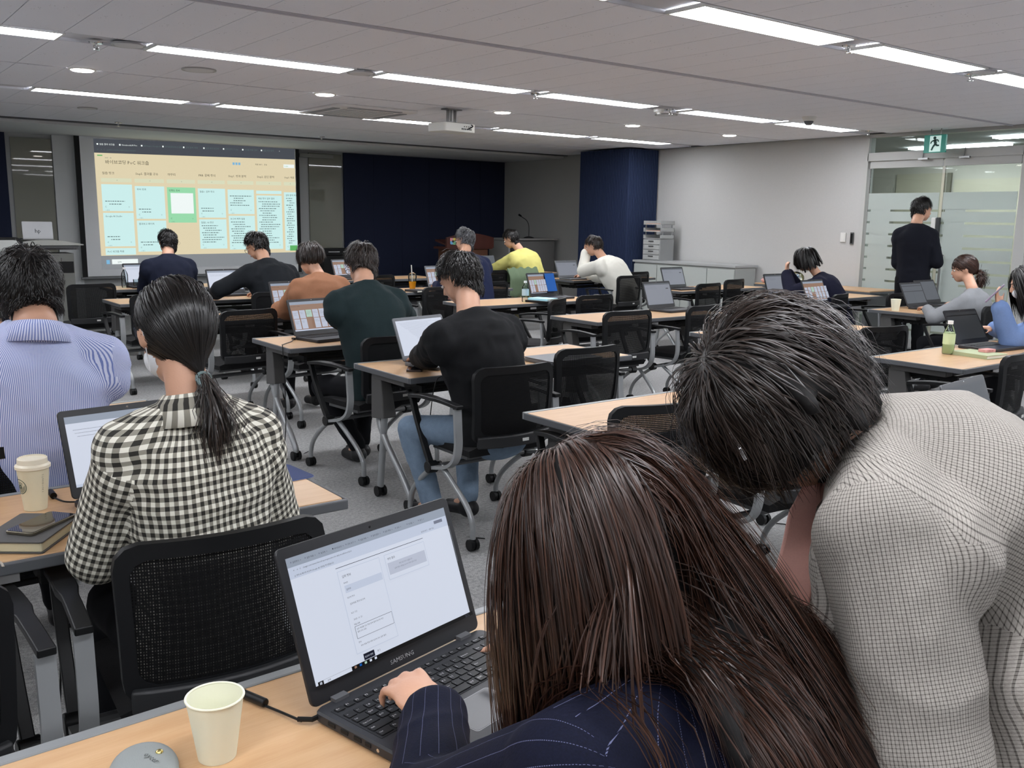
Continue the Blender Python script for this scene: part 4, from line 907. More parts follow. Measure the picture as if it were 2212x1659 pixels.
def cable(name, pts, r, label, m=BLACKP, cat='cable', n=5):
    o = MB().tube(smoothpath(pts, n), r, 6).obj(name, m, smooth=True, label=label, cat=cat); return o
c = cable('power_cable', [(.50, 1.41, .723), (.515, 1.36, .724), (.535, 1.30, .726), (.553, 1.245, .727)], .0022, 'black laptop power cord with a round ferrite at the nearest laptop')
MB().tube([(.507, 1.385, .729), (.528, 1.325, .729)], [.0075, .0075], 12).obj('ferrite', BLACKP, c, smooth=True, bevel=.002); MB().tube([(.550, 1.252, .728), (.566, 1.235, .730), (.590, 1.238, .731)], .0042, 8).obj('plug', BLACKP, c, smooth=True)
c = cable('power_cable', [(.52, 2.86, .70), (.505, 2.80, .724), (.495, 2.74, .725), (.51, 2.66, .726), (.54, 2.62, .73)], .0025, 'black power cord of the checked shirt woman laptop')
MB().tube([(.498, 2.765, .729), (.497, 2.72, .729)], .009, 12).obj('ferrite', BLACKP, c, smooth=True)
# coffee cup with lid
t = thing('takeaway_coffee', 'cream takeaway coffee cup with a plastic lid and dark emblem on the left table', 'cup', (.440, 2.655, TZ))
CP = mat('coffee_cream', '#d9d2b6', .55); LD = mat('lid_cream', '#e3dac4', .35)
MB().lathe([(.027, .004), (.028, 0), (.040, .118), (0, .118)], n=40).obj('body', CP, t, smooth=True)
MB().lathe([(.041, .112), (.0435, .114), (.0435, .121), (.040, .124), (.0375, .126), (.0365, .139), (.034, .141), (.033, .137), (0, .136)], n=40).obj('lid', LD, t, smooth=True)
def oncup(ang, z, r0=.0282, r1=.0402, h=.118): 
    r = r0+(r1-r0)*z/h+.0004; return (r*math.cos(ang), r*math.sin(ang), z)
base = R_(37.5-90-90+90)  # towards the camera
cam_a = math.atan2(-2.66, -.45)
m = MB()
for i, ch in enumerate('STARBUCKS'):
    V, F = text_geo(ch, .0062, 'CENTER'); m.raw([oncup(cam_a+.62+(-p[1])/.034+.06, .098-i*.0058-p[0]*1.0) for p in V], F)
m.obj('lettering', mat('cup_print', '#4a4a3e', .6), t)
m = MB(); cx, cz = cam_a-1.12, .068
def ring(r0, r1, n=36, a0=0, a1=360):
    for i in range(n):
        a, b = R_(a0+(a1-a0)*i/n), R_(a0+(a1-a0)*(i+1)/n); q = []
        for rr, aa in ((r0, a), (r1, a), (r1, b), (r0, b)): q.append(oncup(cx+rr*math.cos(aa)/.034, cz+rr*math.sin(aa)))
        m.quad(*q)
ring(.0205, .0185); 
for k in range(5): ring(.004+k*.0028, .0052+k*.0028, 16, 200-k*10, 340+k*10)
ring(.002, .006, 12); ring(.008, .0095, 14, 30, 150); ring(.012, .0135, 14, 40, 140)
m.obj('emblem', mat('emblem_green', '#2d4a3d', .5), t)
# notebook + phone
t = thing('notebook', 'thick dark grey notebook under the phone on the left table', 'notebook', (.385, 2.405, TZ), R_(-36))
MB().rbox((0, 0, .0145), (.145, .205, .021), .004, 2).obj('pages', mat('page_cream', '#c9c0a0', .8), t)
MB().rbox((0, 0, .027), (.152, .212, .004), .008, 3).rbox((0, 0, .002), (.152, .212, .004), .008, 3).box((-.074, 0, .0145), (.005, .208, .026)).obj('cover', mat('cover_grey', '#504f4d', .6, bump=.2, bscale=400), t)
MB().band(smoothpath([(-.055, -.09, .0145), (-.05, -.115, .012), (-.02, -.145, .006), (.01, -.165, .002), (.02, -.175, -.004)], 5), .006, .0006, (1, .2, 0)).obj('ribbon', mat('ribbon_silver', '#b5aca0', .3, metal=.3), t, smooth=True)
t = thing('smartphone', 'dark phone with metal edge lying on the grey notebook', 'phone', (.408, 2.405, TZ+.0295), R_(-50))
MB().rbox((0, 0, .004), (.078, .156, .008), .011, 5).obj('body', mat('phone_edge', '#7d7668', .25, metal=.8), t); MB().rbox((0, 0, .0083), (.073, .151, .0008), .010, 5).obj('screen', mat('phone_glass', '#17181b', .06, coat=.5), t)
t = thing('candy_wrapper', 'small orange and green wrapped sweet at the left border', 'sweet', (.325, 2.72, TZ)); MB().ell((0, 0, .012), (.02, .012, .011)).obj('wrapper', mat('wrap_orange', '#e08a3a', .3), t, smooth=True); MB().ell((.012, .01, .018), (.008, .006, .006)).obj('twist', mat('wrap_green', '#3f8a50', .3), t, smooth=True)
def mousepad(x, y, a, label, w=.22, d=.18):
    t = thing('mouse_mat', label, 'mouse mat', (x, y, TZ), R_(a)); MB().rbox((0, 0, .0015), (w, d, .003), .02, 5).obj('cloth', mat('mat_navy', '#333f66', .85, bump=.2, bscale=600), t); MB().rbox((0, 0, .0008), (w+.003, d+.003, .0015), .021, 5).obj('stitched_edge', mat('mat_edge', '#6b7aa8', .8), t)
mousepad(1.07, 2.60, 4, 'navy mouse mat at the right end of the checked shirt woman table'); mousepad(6.48, 7.02, 0, 'navy mouse mat right of the blue desktop laptop'); mousepad(6.28, 5.60, 0, 'navy mouse mat behind the grey screened laptop'); mousepad(6.32, 4.22, 4, 'navy mouse mat right of the leaning woman hair', .26, .22)
def mouse(x, y, a, label, z=TZ+.003):
    t = thing('computer_mouse', label, 'mouse', (x, y, z), R_(a))
    m = MB(); m.ell((0, 0, .004), (.031, .052, .030), 18, 10); m.v = [(p[0], p[1], max(0, p[2])) for p in m.v]; m.obj('shell', BLACKP, t, smooth=True)
    MB().tube([(0, .022, .030), (0, .036, .026)], .005, 8).obj('wheel', DGREY, t, smooth=True)
    MB().tube(smoothpath([(0, .05, .008), (.01, .09, .004), (-.03, .12, .004), (.02, .15, .004), (.06, .12, .004), (.03, .09, .006)], 5), .0022, 5).obj('cord', BLACKP, t, smooth=True)
mouse(6.45, 7.0, 20, 'black mouse with coiled cord on the mat right of the blue desktop laptop'); mouse(6.29, 5.58, 30, 'black mouse with tangled cord right of the grey screened laptop'); mouse(6.22, 4.25, 60, 'black mouse with cord on the navy mat right of the leaning woman hair'); mouse(8.86, 4.55, 80, 'black mouse under the hand of the woman in grey', TZ); mouse(8.62, 7.5, 60, 'black mouse right of the lilac screened laptop', TZ); mouse(6.55, 2.86, 60, 'black mouse and cord right of the dark laptop by the mask woman', TZ)
# bottles
def bottle(x, y, label, h=.21, r=.032, liquid=None, cap='#e8e8e8', lab=None):
    t = thing('drink_bottle', label, 'bottle', (x, y, TZ))
    pr = [(r*.9, 0), (r, .01), (r, h*.3), (r*.93, h*.33), (r, h*.37), (r, h*.62), (r*.85, h*.72), (r*.42, h*.86), (r*.40, h*.93)]
    MB().lathe(pr, n=24, cap=(1, 0)).obj('bottle_wall', PLASTIC_CLEAR if not liquid else PLASTIC_CLEAR, t, smooth=True)
    if liquid: MB().lathe([(0, .004), (r*.86, .004), (r*.95, .012), (r*.95, h*.60), (r*.82, h*.66), (0, h*.66)], n=24).obj('drink', mat('tea_'+liquid[1:], liquid, .3), t, smooth=True)
    if lab: MB().lathe([(r*1.01, h*.30), (r*1.02, h*.62)], n=24, cap=(0, 0)).obj('label_sleeve', mat('sleeve_'+lab[1:], lab, .4), t, smooth=True)
    MB().lathe([(r*.46, h*.90), (r*.46, h*1.0), (0, h*1.0)], n=18).obj('cap', mat('cap_'+cap[1:], cap, .4), t, smooth=True)
    return t
bottle(5.58, 2.86, 'green tea bottle with white cap next to the green notebook', .205, .035, '#d6e2a8', '#f4f4f0', '#cfe0b0')
bottle(5.50, 6.98, 'clear water bottle with a blue and white label left of the blue desktop laptop', .20, .033, None, '#dfe9ea', '#a9c4cf')
bottle(2.74, 10.38, 'clear empty water bottle with crumpled sides in front of the screen', .215, .034, None, '#e6e6e6')
t = thing('plastic_cup', 'clear plastic tumbler right of the clear bottle in front of the screen', 'cup', (2.83, 10.28, TZ)); MB().lathe([(.026, 0), (.033, .09), (.031, .09), (.025, .004)], n=20).obj('wall', PLASTIC_CLEAR, t, smooth=True)
t = thing('juice_cup', 'clear cup of orange juice with domed lid and straw', 'cup', (5.30, 8.72, TZ))
MB().lathe([(.028, .002), (.040, .092), (0, .092)], n=24).obj('juice', mat('orange_juice', '#f0a818', .25, emit=.08), t, smooth=True); MB().lathe([(.029, 0), (.047, .14), (.049, .145)], n=24, cap=(1, 0)).obj('cup_wall', PLASTIC_CLEAR, t, smooth=True)
MB().lathe([(.049, .145)]+[(.046*math.cos(a), .15+.045*math.sin(a)) for a in [i*math.pi/16 for i in range(8)]], n=24, cap=(0, 0)).obj('dome_lid', PLASTIC_CLEAR, t, smooth=True); MB().tube([(0, 0, .05), (-.012, 0, .27)], .006, 8).obj('straw', mat('straw_white', '#d8d8d4', .5), t, smooth=True)
def book(x, y, a, w, d, h, col, label, z=TZ, name='notebook'):
    t = thing(name, label, 'notebook', (x, y, z), R_(a)); MB().box((0, 0, h/2), (w-.008, d-.008, h-.004)).obj('pages', mat('pages_w', '#d8d6c8', .8), t); MB().rbox((0, 0, h-.0015), (w, d, .003), .005, 2).rbox((0, 0, .0015), (w, d, .003), .005, 2).box((-w/2+.001, 0, h/2), (.003, d-.01, h)).obj('cover', mat('cov_'+col[1:], col, .6), t); return t
book(5.22, 8.50, 8, .16, .22, .022, '#26272a', 'black notebook at the foot of the orange juice'); book(5.62, 6.86, 15, .17, .24, .018, '#a9dbe6', 'pale blue notebook before the blue desktop laptop', TZ+.022)
t = thing('pencil_case', 'black case under the pale blue notebook', 'case', (5.60, 6.86, TZ), R_(15)); MB().rbox((0, 0, .011), (.19, .25, .021), .01, 3).obj('case', BLACKP, t)
book(5.66, 2.71, -8, .20, .25, .022, '#a9b28c', 'sage green notebook in front of the green tea bottle'); t = thing('card_box', 'small pink printed box lying on the sage notebook', 'box', (5.72, 2.69, TZ+.0225), R_(-10)); MB().box((0, 0, .009), (.09, .055, .018)).obj('carton', mat('pink_carton', '#dd9c98', .6), t, bevel=.002)
V, F = text_geo('EVE-ZIP', .014, 'CENTER'); MB().raw([(p[0], -.0281, p[1]+.004) for p in V], F).raw([(p[0], p[1]-.005, .0184) for p in V], F).obj('lettering', mat('pink_print', '#a04848', .6), t)
t = thing('smartphone', 'dark phone on the table left of the black sweatshirt man laptop', 'phone', (2.50, 4.09, TZ), R_(-35)); MB().rbox((0, 0, .005), (.082, .165, .010), .01, 4).obj('body', mat('phone_case', '#3c2f2c', .4), t); MB().rbox((0, 0, .0104), (.074, .155, .0008), .008, 4).obj('screen', MATS['phone_glass'], t)
t = thing('smartphone', 'phone with a green case right of the clear bottles', 'phone', (3.02, 10.28, TZ), R_(10)); MB().rbox((0, 0, .006), (.10, .17, .012), .01, 4).obj('body', mat('case_green', '#5f7f78', .4), t)
def papers(x, y, a, label, n=3, w=.21, d=.29):
    t = thing('paper_stack', label, 'papers', (x, y, TZ), R_(a))
    for i in range(n): MB().box((0, 0, 0), (w, d, .0015)).obj('sheet', mat('sheet_white', '#d2d2cc', .8), t, loc=(random.uniform(-.02, .02), random.uniform(-.02, .02), .001+i*.002)).rotation_euler.z = R_(random.uniform(-12, 12))
papers(3.62, 8.72, -15, 'loose white papers behind the elbow of the dark sweater man', 5); papers(2.42, 7.0, 10, 'white sheets beside the head of the ponytail woman'); papers(8.55, 9.3, 5, 'paper sheet in front of the pale laptop of the man in white', 2); papers(8.9, 5.9, 0, 'white paper under the hands of the navy blazer woman', 2)
# wall desk things
t = thing('tissue_box', 'small olive tissue box with a white tissue sticking up on the wall desk', 'tissue box', (10.32, 7.55, .7145)); MB().box((0, 0, .06), (.12, .20, .12)).obj('box', mat('tissue_olive', '#b3ac7a', .7), t)
m = MB(); m.grid(lambda u, v: ((.035*(1-v)+.004)*math.cos(6.28*u)*(1+.3*math.sin(19*u)), (.04*(1-v)+.006)*math.sin(6.28*u), .12+.13*v), 16, 6); m.obj('tissue', mat('tissue_white', '#dcdcda', .9), t, smooth=True)
t = thing('snack_bag', 'clear bag of wrapped sweets on the wall desk', 'bag', (10.30, 7.38, .7145))
MB().ell((0, 0, .085), (.09, .11, .085), 16, 10).obj('bag_film', PLASTIC_CLEAR, t, smooth=True)
for i in range(26):
    a = random.uniform(0, 6.28); r = random.uniform(0, .07); o = MB().rbox((0, 0, 0), (.034, .022, .014), .005, 2).obj('sweet', mat('sweet_%d' % (i % 4), ['#d8cfa0', '#e9e6d6', '#8aa0b8', '#c9b45a'][i % 4], .3), t, loc=(r*math.cos(a)*.8, r*math.sin(a), random.uniform(.02, .12)))
    o.rotation_euler = (random.random()*3, random.random()*3, random.random()*3)
t = thing('pink_pouch', 'small pink fabric pouch at the left end of the wall desk', 'pouch', (10.25, 7.78, .7145)); MB().ell((0, 0, .03), (.06, .11, .035), 16, 8).obj('body', mat('pink_cloth', '#d8a39c', .8, bump=.4, bscale=60), t, smooth=True); MB().tube([(-.02, -.08, .062), (-.02, .08, .062)], .004, 6).obj('zip', mat('zip_red', '#b8746c', .5), t)
# floor things
t = thing('power_adapter', 'black laptop power adapter lying on the carpet below the leaning woman', 'adapter', (3.80, 2.55, 0), R_(-30)); MB().rbox((0, 0, .016), (.055, .12, .03), .006, 3).obj('brick', BLACKP, t); MB().box((0, .02, .0315), (.04, .05, .001)).obj('sticker', WHITEP, t)
MB().tube(smoothpath([(0, .06, .015), (-.05, .14, .006), (-.12, .2, .006), (-.1, .4, .006), (.1, .6, .006)], 5), .003, 6).obj('cord', BLACKP, t, smooth=True)
cable('floor_cable', [(.50, 2.75, .62), (.49, 2.74, .3), (.47, 2.75, .05), (.40, 2.65, .006), (.42, 2.46, .006), (.62, 2.42, .006), (.85, 2.55, .006), (1.0, 2.60, .006)], .003, 'thin black cable hanging from the left table and looping over the carpet')
cable('hanging_cable', [(2.46, 5.50, .728), (2.40, 5.40, .726), (2.30, 5.30, .724), (2.262, 5.22, .715), (2.27, 5.22, .5), (2.26, 5.2, .25), (2.30, 5.3, .006), (2.5, 5.4, .006)], .0028, 'black cable hanging over the corner of the green shirt man table')
MB().box((2.46, 5.50, .729), (.016, .03, .012)).obj('plug_block', BLACKP, label='small black plug block on the green shirt man table', cat='plug')
cable('hanging_cable', [(2.60, 4.05, .725), (2.66, 3.95, .728), (2.55, 3.84, .722), (2.44, 3.80, .70), (2.40, 3.80, .45), (2.34, 3.75, .15), (2.36, 3.6, .006), (2.46, 3.4, .006)], .0026, 'thin black cable hanging in front of the black sweatshirt man table')
t = thing('green_jacket', 'green jacket draped over a chair right of the man in yellow', 'jacket', (7.72, 9.95, 0))
m = MB(); m.grid(lambda u, v: (-.25+.5*u, -.03+.10*math.sin(math.pi*v)*0-.05+.11*(abs(v-.5)*-2+1)*0+(.07 if v > .5 else -.07)*min(1, abs(v-.5)*6), .86-.38*abs(v-.5)*2+.012*math.sin(u*25+v*6)), 24, 20); o = m.obj('cloth', mat('olive_green', '#62745a', .85, bump=.4, bscale=40), t, smooth=True); s = o.modifiers.new('s', 'SOLIDIFY'); s.thickness = .012
# ------------------------------------------------------------------ body engine
def vec(*a): return np.array(a, dtype=float)
def nrm(v):
    n = np.linalg.norm(v, axis=-1, keepdims=True); return v/np.maximum(n, 1e-9)
def hnoise(P, seed=0):
    """smooth value noise in 3-D, vectorised, about -1..1"""
    P = np.asarray(P)+seed*17.3; i = np.floor(P).astype(np.int64); f = P-i; f = f*f*(3-2*f); out = 0
    def h(a, b, c):
        n = (a*73856093 ^ b*19349663 ^ c*83492791 ^ (seed*2654435)) & 0x7fffffff; n = (n*1103515245+12345) & 0x7fffffff; n = (n ^ (n >> 13))*1274126177 & 0x7fffffff
        return (n & 0xffff)/32767.5-1
    for dx in (0, 1):
        for dy in (0, 1):
            for dz in (0, 1):
                w = (f[:, 0] if dx else 1-f[:, 0])*(f[:, 1] if dy else 1-f[:, 1])*(f[:, 2] if dz else 1-f[:, 2]); out = out+w*h(i[:, 0]+dx, i[:, 1]+dy, i[:, 2]+dz)
    return out
def fbm(P, seed=0, o=3):
    s = 0; a = 1
    for k in range(o): s = s+a*hnoise(P*2**k, seed+k); a *= .5
    return s
_US = None
def usphere(n=16, m=11):
    V = []; F = []
    for j in range(m+1):
        a = (-.5+j/m)*math.pi
        for i in range(n): b = 2*math.pi*i/n; V.append((math.cos(a)*math.cos(b), math.cos(a)*math.sin(b), math.sin(a)))
    for j in range(m):
        for i in range(n): F.append((j*n+i, j*n+(i+1) % n, (j+1)*n+(i+1) % n, (j+1)*n+i))
    return np.array(V), np.array(F)
SV, SF = usphere()
class Blob:
    def __init__(s): s.V = []; s.F = []; s.n = 0
    def add(s, V, F): s.V.append(V); s.F.append(F+s.n); s.n += len(V)
    def ell(s, c, r, M=None):
        V = SV*vec(*r)*1.0
        if M is not None: V = V @ np.asarray(M).T
        s.add(V+vec(*c), SF); return s
    def cap(s, a, b, ra, rb):
        a, b = vec(*a), vec(*b); d = b-a; L = np.linalg.norm(d) or 1e-6; z = d/L; x = nrm(np.cross(z, vec(.3, .5, .81))); y = np.cross(z, x)
        V = SV.copy(); up = V[:, 2] > 1e-6; R = np.where(up, rb, ra)[:, None]; W = V*R; W[:, 2] += np.where(up, L, 0)
        # duplicate the equator so the shaft is straight
        s.add(W @ np.stack([x, y, z])+a, SF); return s
    def chain(s, pts, rs):
        for i in range(len(pts)-1): s.cap(pts[i], pts[i+1], rs[i], rs[i+1])
        return s
    def loft(s, C, X, Y, w, d, n=24, e=2.4, cap=True):
        """rings: centres C, axes X (half width w), Y (half depth d)"""
        V = []; m = len(C)
        t = np.linspace(0, 2*np.pi, n, endpoint=False); c, q = np.cos(t), np.sin(t)
        sx = np.sign(c)*np.abs(c)**(2/e); sy = np.sign(q)*np.abs(q)**(2/e)
        for i in range(m): V.append(C[i]+np.outer(sx*w[i], X[i])+np.outer(sy*d[i], Y[i]))
        V.append(C[0][None]); V.append(C[-1][None]); V = np.concatenate(V); F = []
        for i in range(m-1):
            for k in range(n): F.append((i*n+k, i*n+(k+1) % n, (i+1)*n+(k+1) % n, (i+1)*n+k))
        for k in range(n): F.append((m*n, (k+1) % n, k, k)); F.append((m*n+1, (m-1)*n+k, (m-1)*n+(k+1) % n, (m-1)*n+(k+1) % n))
        s.add(V, np.array(F)); return s
def remesh(blob, vox, smooth=4, sf=.5):
    V = np.concatenate(blob.V); F = np.concatenate(blob.F)
    me = bpy.data.meshes.new('tmp'); me.from_pydata(V.tolist(), [], [tuple(dict.fromkeys(f)) for f in F.tolist()]); me.validate()
    o = bpy.data.objects.new('tmp', me); COL.objects.link(o)
    r = o.modifiers.new('r', 'REMESH'); r.mode = 'VOXEL'; r.voxel_size = vox
    if smooth: q = o.modifiers.new('s', 'SMOOTH'); q.factor = sf; q.iterations = smooth
    dg = bpy.context.evaluated_depsgraph_get(); m2 = o.evaluated_get(dg).to_mesh()
    n = len(m2.vertices); V = np.empty(n*3, np.float32); m2.vertices.foreach_get('co', V); V = V.reshape(-1, 3).astype(float)
    k = len(m2.polygons); ls = np.empty(k*4, np.int32); m2.loops.foreach_get('vertex_index', ls) if len(m2.loops) == k*4 else None
    assert len(m2.loops) == k*4
    N_ = np.empty(n*3, np.float32); m2.vertices.foreach_get('normal', N_); N_ = N_.reshape(-1, 3).astype(float)
    F = ls.reshape(-1, 4).copy(); o.evaluated_get(dg).to_mesh_clear(); bpy.data.objects.remove(o); bpy.data.meshes.remove(me)
    return V, F, N_
def bone_uv(V, F, bones):
    """bones: list of (a, b, radius, backdir). per-loop uv in metres"""
    C = V[F].mean(1); best = None; bd = None
    for i, (a, b, r, bk) in enumerate(bones):
        d = b-a; L2 = d @ d; t = np.clip(((C-a) @ d)/L2, 0, 1); dist = np.linalg.norm(C-(a+t[:, None]*d), axis=1)-r+(np.where(((C-a) @ d)/L2 < .06, .06, 0) if i in (1, 3) else 0)
        if bd is None: bd = dist; best = np.zeros(len(C), int)
        else: m = dist < bd; bd[m] = dist[m]; best[m] = i
    UV = np.zeros((len(F), 4, 2)); P = V[F]
    for i, (a, b, r, bk) in enumerate(bones):
        m = best == i
        if not m.any(): continue
        z = nrm(b-a); y = nrm(bk-(bk @ z)*z); x = np.cross(y, z)
        q = P[m]-a; ang = np.arctan2(q @ x, q @ y); c = C[m]-a; ca = np.arctan2(c @ x, c @ y)[:, None]; ang = ang+2*np.pi*np.round((ca-ang)/(2*np.pi))
        UV[m, :, 0] = ang*(r+.03)+i*1.7; UV[m, :, 1] = q @ z
    return UV.reshape(-1, 2), best
def folds(V, Nn, bones, amp=.006, seed=1, freq=9):
    """cloth folds: stretched ridged noise, stronger near joints"""
    a = fbm(V*vec(freq, freq, freq*.55), seed, 2); b = np.abs(hnoise(V*freq*1.7, seed+5)); 
    d = amp*(a*.7-(b-.4)*.8)
    return V+Nn*d[:, None]
def rotm(yaw=0, pitch=0, roll=0):
    """head frame: columns right, forward, up. yaw ccw deg, pitch down positive, roll right-ear-down positive"""
    m = Matrix.Rotation(R_(yaw), 3, 'Z') @ Matrix.Rotation(R_(-pitch), 3, 'X') @ Matrix.Rotation(R_(roll), 3, 'Y'); return np.array(m)
def skin_mat(): return mat('skin', '#c99a80', .5, vary=.06, vscale=25, bump=.1, bscale=300)
def hair_material(name, base, hi, rough=.32):
    if name in MATS: return MATS[name]
    k = N(name, rough); a = k.new('ShaderNodeAttribute', attribute_name='tint'); k.base(k.mix(a.outputs['Fac'], lin(base), lin(hi)))
    k.b.inputs['Specular IOR Level'].default_value = .42; k.b.inputs['Anisotropic'].default_value = .5; return k.m
# ---- hair
def strands_mesh(P, width, col, nrmc):
    """P (n, k, 3) -> V-shaped ribbons; width (n,); nrmc centre used to orient"""
    n, k, _ = P.shape; T = np.gradient(P, axis=1); T = nrm(T); O = nrm(P-nrmc); S = nrm(np.cross(T, O)); O2 = np.cross(S, T)
    t = np.linspace(0, 1, k); w = width[:, None]*np.clip(np.minimum(1, (1-t)*3.5), .12, 1)[None]; w = w[..., None]
    A = P-S*w; B = P+O2*w*.55; C = P+S*w; V = np.stack([A, B, C], 2).reshape(-1, 3)
    idx = np.arange(n*k).reshape(n, k)*3; a = idx[:, :-1].ravel(); b = idx[:, 1:].ravel()
    F = np.concatenate([np.stack([a, a+1, b+1, b], 1), np.stack([a+1, a+2, b+2, b+1], 1)])
    c = np.repeat(col, k*3); return V, F, c
def hairline(d, wide=0, ears=False):
    y = d[:, 1]; wide = wide*np.clip(-y*3-.3, -.6, 1) if ears else wide; return np.where(y > 0, -.05+.60*np.abs(y)**.8, -.05-.80*np.abs(y)**.55)-wide
def scalp_points(n, rng, wide=0, ears=False):
    d = nrm(rng.normal(size=(n*4, 3))); d = d[d[:, 2] > hairline(d, wide, ears)]; return d[:n]
def make_hair(parent, H, M, style, matl, n=1200, seed=0, kid=5, width=.0012, L=.08, grav=.0, lift=.03, whorl=(0, -.45, .9), part=None, colliders=(), segs=10, frizz=.004, down=None, scale=1.0, wide=0, curl=0, capmul=1.05, name='hair', extra=None, headr=(.078, .098, .092), cz=.03, spread=.006, cmask=None, mass=0, massr=.013, tie=None, drift=None, ears=False, nape=None):
    rng = np.random.default_rng(seed+11); a = vec(*headr)*scale; Cc = H+M @ (vec(0, -.015, cz)*scale)
    d = scalp_points(n, rng, wide, ears); 
    if cmask is not None: d = d[cmask(d)]
    n = len(d); W = nrm(vec(*whorl))
    if part is not None:   # flow to either side of a part line at x = part
        side = np.where(d[:, 0] > part, 1., -1.); fl = np.stack([side*(.30+.7*np.clip(d[:, 1], 0, 1)), -.5+.5*np.clip(d[:, 1], 0, 1), -.35-.6*np.abs(d[:, 0]-part)], 1)
    else:
        fl = d-W*.98; fl[:, 1] += .15
    fl = fl-(np.sum(fl*d, 1)[:, None])*d; fl = nrm(fl)
    layer = rng.random(n); topf = np.clip((d[:, 2]+.3)/1.1, 0, 1)
    shell = 1.03+lift*(.25+.75*topf)*(0.15+.85*layer)*10*.1
    if callable(L): Ls = L(d, rng)
    else: Ls = L*(.75+.35*rng.random(n))*(.35+.65*topf)
    P = np.zeros((n, segs, 3)); p = d*a*1.0; vel = nrm(fl*.8+d*.5*lift*6)
    if curl: ph = rng.random(n)*6.28
    g = vec(0, 0, -1.) if down is None else nrm(M.T @ vec(*down))  # gravity in head frame
    DR = drift(d) if drift else np.zeros((n, 3))
    step = (Ls/(segs-1))[:, None]; jit = rng.normal(size=(n, 3))*frizz*20
    col = [(M.T @ (c[0]-Cc), c[1]) if len(c) == 2 else (M.T @ (c[0]-Cc), M.T @ (c[1]-Cc), c[2], c[3]) for c in colliders]
    for k in range(segs):
        P[:, k] = p
        q = p/a; r = np.linalg.norm(q, axis=1, keepdims=True); on = (r < shell[:, None]*1.06)
        dn = q/r; tang = vel-np.sum(vel*dn, 1)[:, None]*dn
        gg = g-np.sum(g*dn, 1)[:, None]*dn*np.where(on, .7, 0)
        vel = nrm(np.where(on, tang*.9+dn*.0+vel*.3, vel)*(1-grav*.5)+gg*grav+jit*.05+DR*(k > 2))
        p = p+vel*step
        q = p/a; r = np.linalg.norm(q, axis=1, keepdims=True); s = shell[:, None]*(1+.0*k)
        tgt = np.minimum(s, 1+(s-1)*(k+1)/2.5)
        # collide with the front of the face only as a slimmer shape
        p = np.where(r < tgt, q/r*tgt*a, p)
        for c in col:
            if len(c) == 4:
                A, B, ra, rb = c; AB = B-A; t = np.clip(((p-A) @ AB)/(AB @ AB), 0, 1)[:, None]; ctr = A+t*AB; rr = (ra+(rb-ra)*t)*(1+.16*layer[:, None]); dd = p-ctr; l = np.linalg.norm(dd, axis=1, keepdims=True)
                p = np.where(l < rr, ctr+dd/np.maximum(l, 1e-6)*rr, p)
            else:
                A, ra = c; dd = p-A; l = np.linalg.norm(dd, axis=1, keepdims=True); p = np.where(l < ra, A+dd/np.maximum(l, 1e-6)*ra, p)
    if tie is not None:
        tp = vec(*tie)*scale-vec(0, -.015, .03)*scale; tq = tp/a; tr = np.linalg.norm(tq); td = tq/tr
        for k in range(segs):
            u = (k/(segs-1)); q = nrm(d*(1-u)+td*u+1e-4); r = (1+(shell-1)*min(1, k/2))*(1-u**4)+tr*u**4; P[:, k] = q*r[:, None]*a
    tint0 = rng.random(n)
    if mass:
        b = Blob(); pick = rng.choice(n, min(n, mass), replace=False); Q = P[pick]; cen = Q.mean((0, 1)); LV, LF = usphere(7, 5)
        for g_ in Q[:, ::max(1, segs//9)]:
            for q_ in g_: b.add(LV*massr+q_-nrm(q_-cen*.5)*massr*.9, LF)
        b.ell((0, 0, 0), a*1.04); Vm, Fm, _ = remesh(b, .009, 6); cm = np.full(len(Vm), .1)
        link(name+'_mass', mk_mesh(name+'_mass', Cc+Vm @ M.T, Fm, col=np.stack([cm, cm, cm, cm*0+1], 1), mats=[hair_material(matl.name+'_matte', '#0c0908', '#141010', .8)]), parent)
    # children around each guide
    t = np.linspace(0, 1, segs)[None, :, None]; Ps = []; cs = []; 
    for j in range(kid):
        off = rng.normal(size=(n, 1, 3))*spread; tip = rng.normal(size=(n, 1, 3))*spread*.7; fz = rng.normal(size=(n, segs, 3))*frizz*.12; cut = (1-.25*rng.random((n, 1, 1))*(j > 0))
        Q = P*1.0+off*((1-t)*.8 if tie is not None else (.45+.55*np.sin(np.pi*np.minimum(1, t*1.3))))+tip*t*(.4 if tie is not None else 1)+fz*t
        if curl: Q = Q+curl*t*np.stack([np.cos(ph[:, None]+t[..., 0]*9), np.sin(ph[:, None]+t[..., 0]*9), 0*t[..., 0]+0*ph[:, None]], -1)
        Ps.append(Q); cs.append(np.clip(tint0*.6+rng.random(n)*.5, 0, 1))
    Pall = np.concatenate(Ps); call = np.concatenate(cs); Pw = Cc+Pall @ M.T
    V, F, c = strands_mesh(Pw, np.full(len(Pw), width)*(.7+.6*rng.random(len(Pw))), call, Cc)
    # scalp cap
    v, f = usphere(40, 26); keep = (v[:, 2] > hairline(v, wide+.03, ears)); 
    if cmask is not None: keep &= cmask(v, True)
    fk = f[keep[f].all(1)]; vv = Cc+(v*a*capmul) @ M.T
    V2 = np.concatenate([V, vv]); F2 = np.concatenate([F, fk+len(V)]); c2 = np.concatenate([c, np.full(len(vv), .15)])
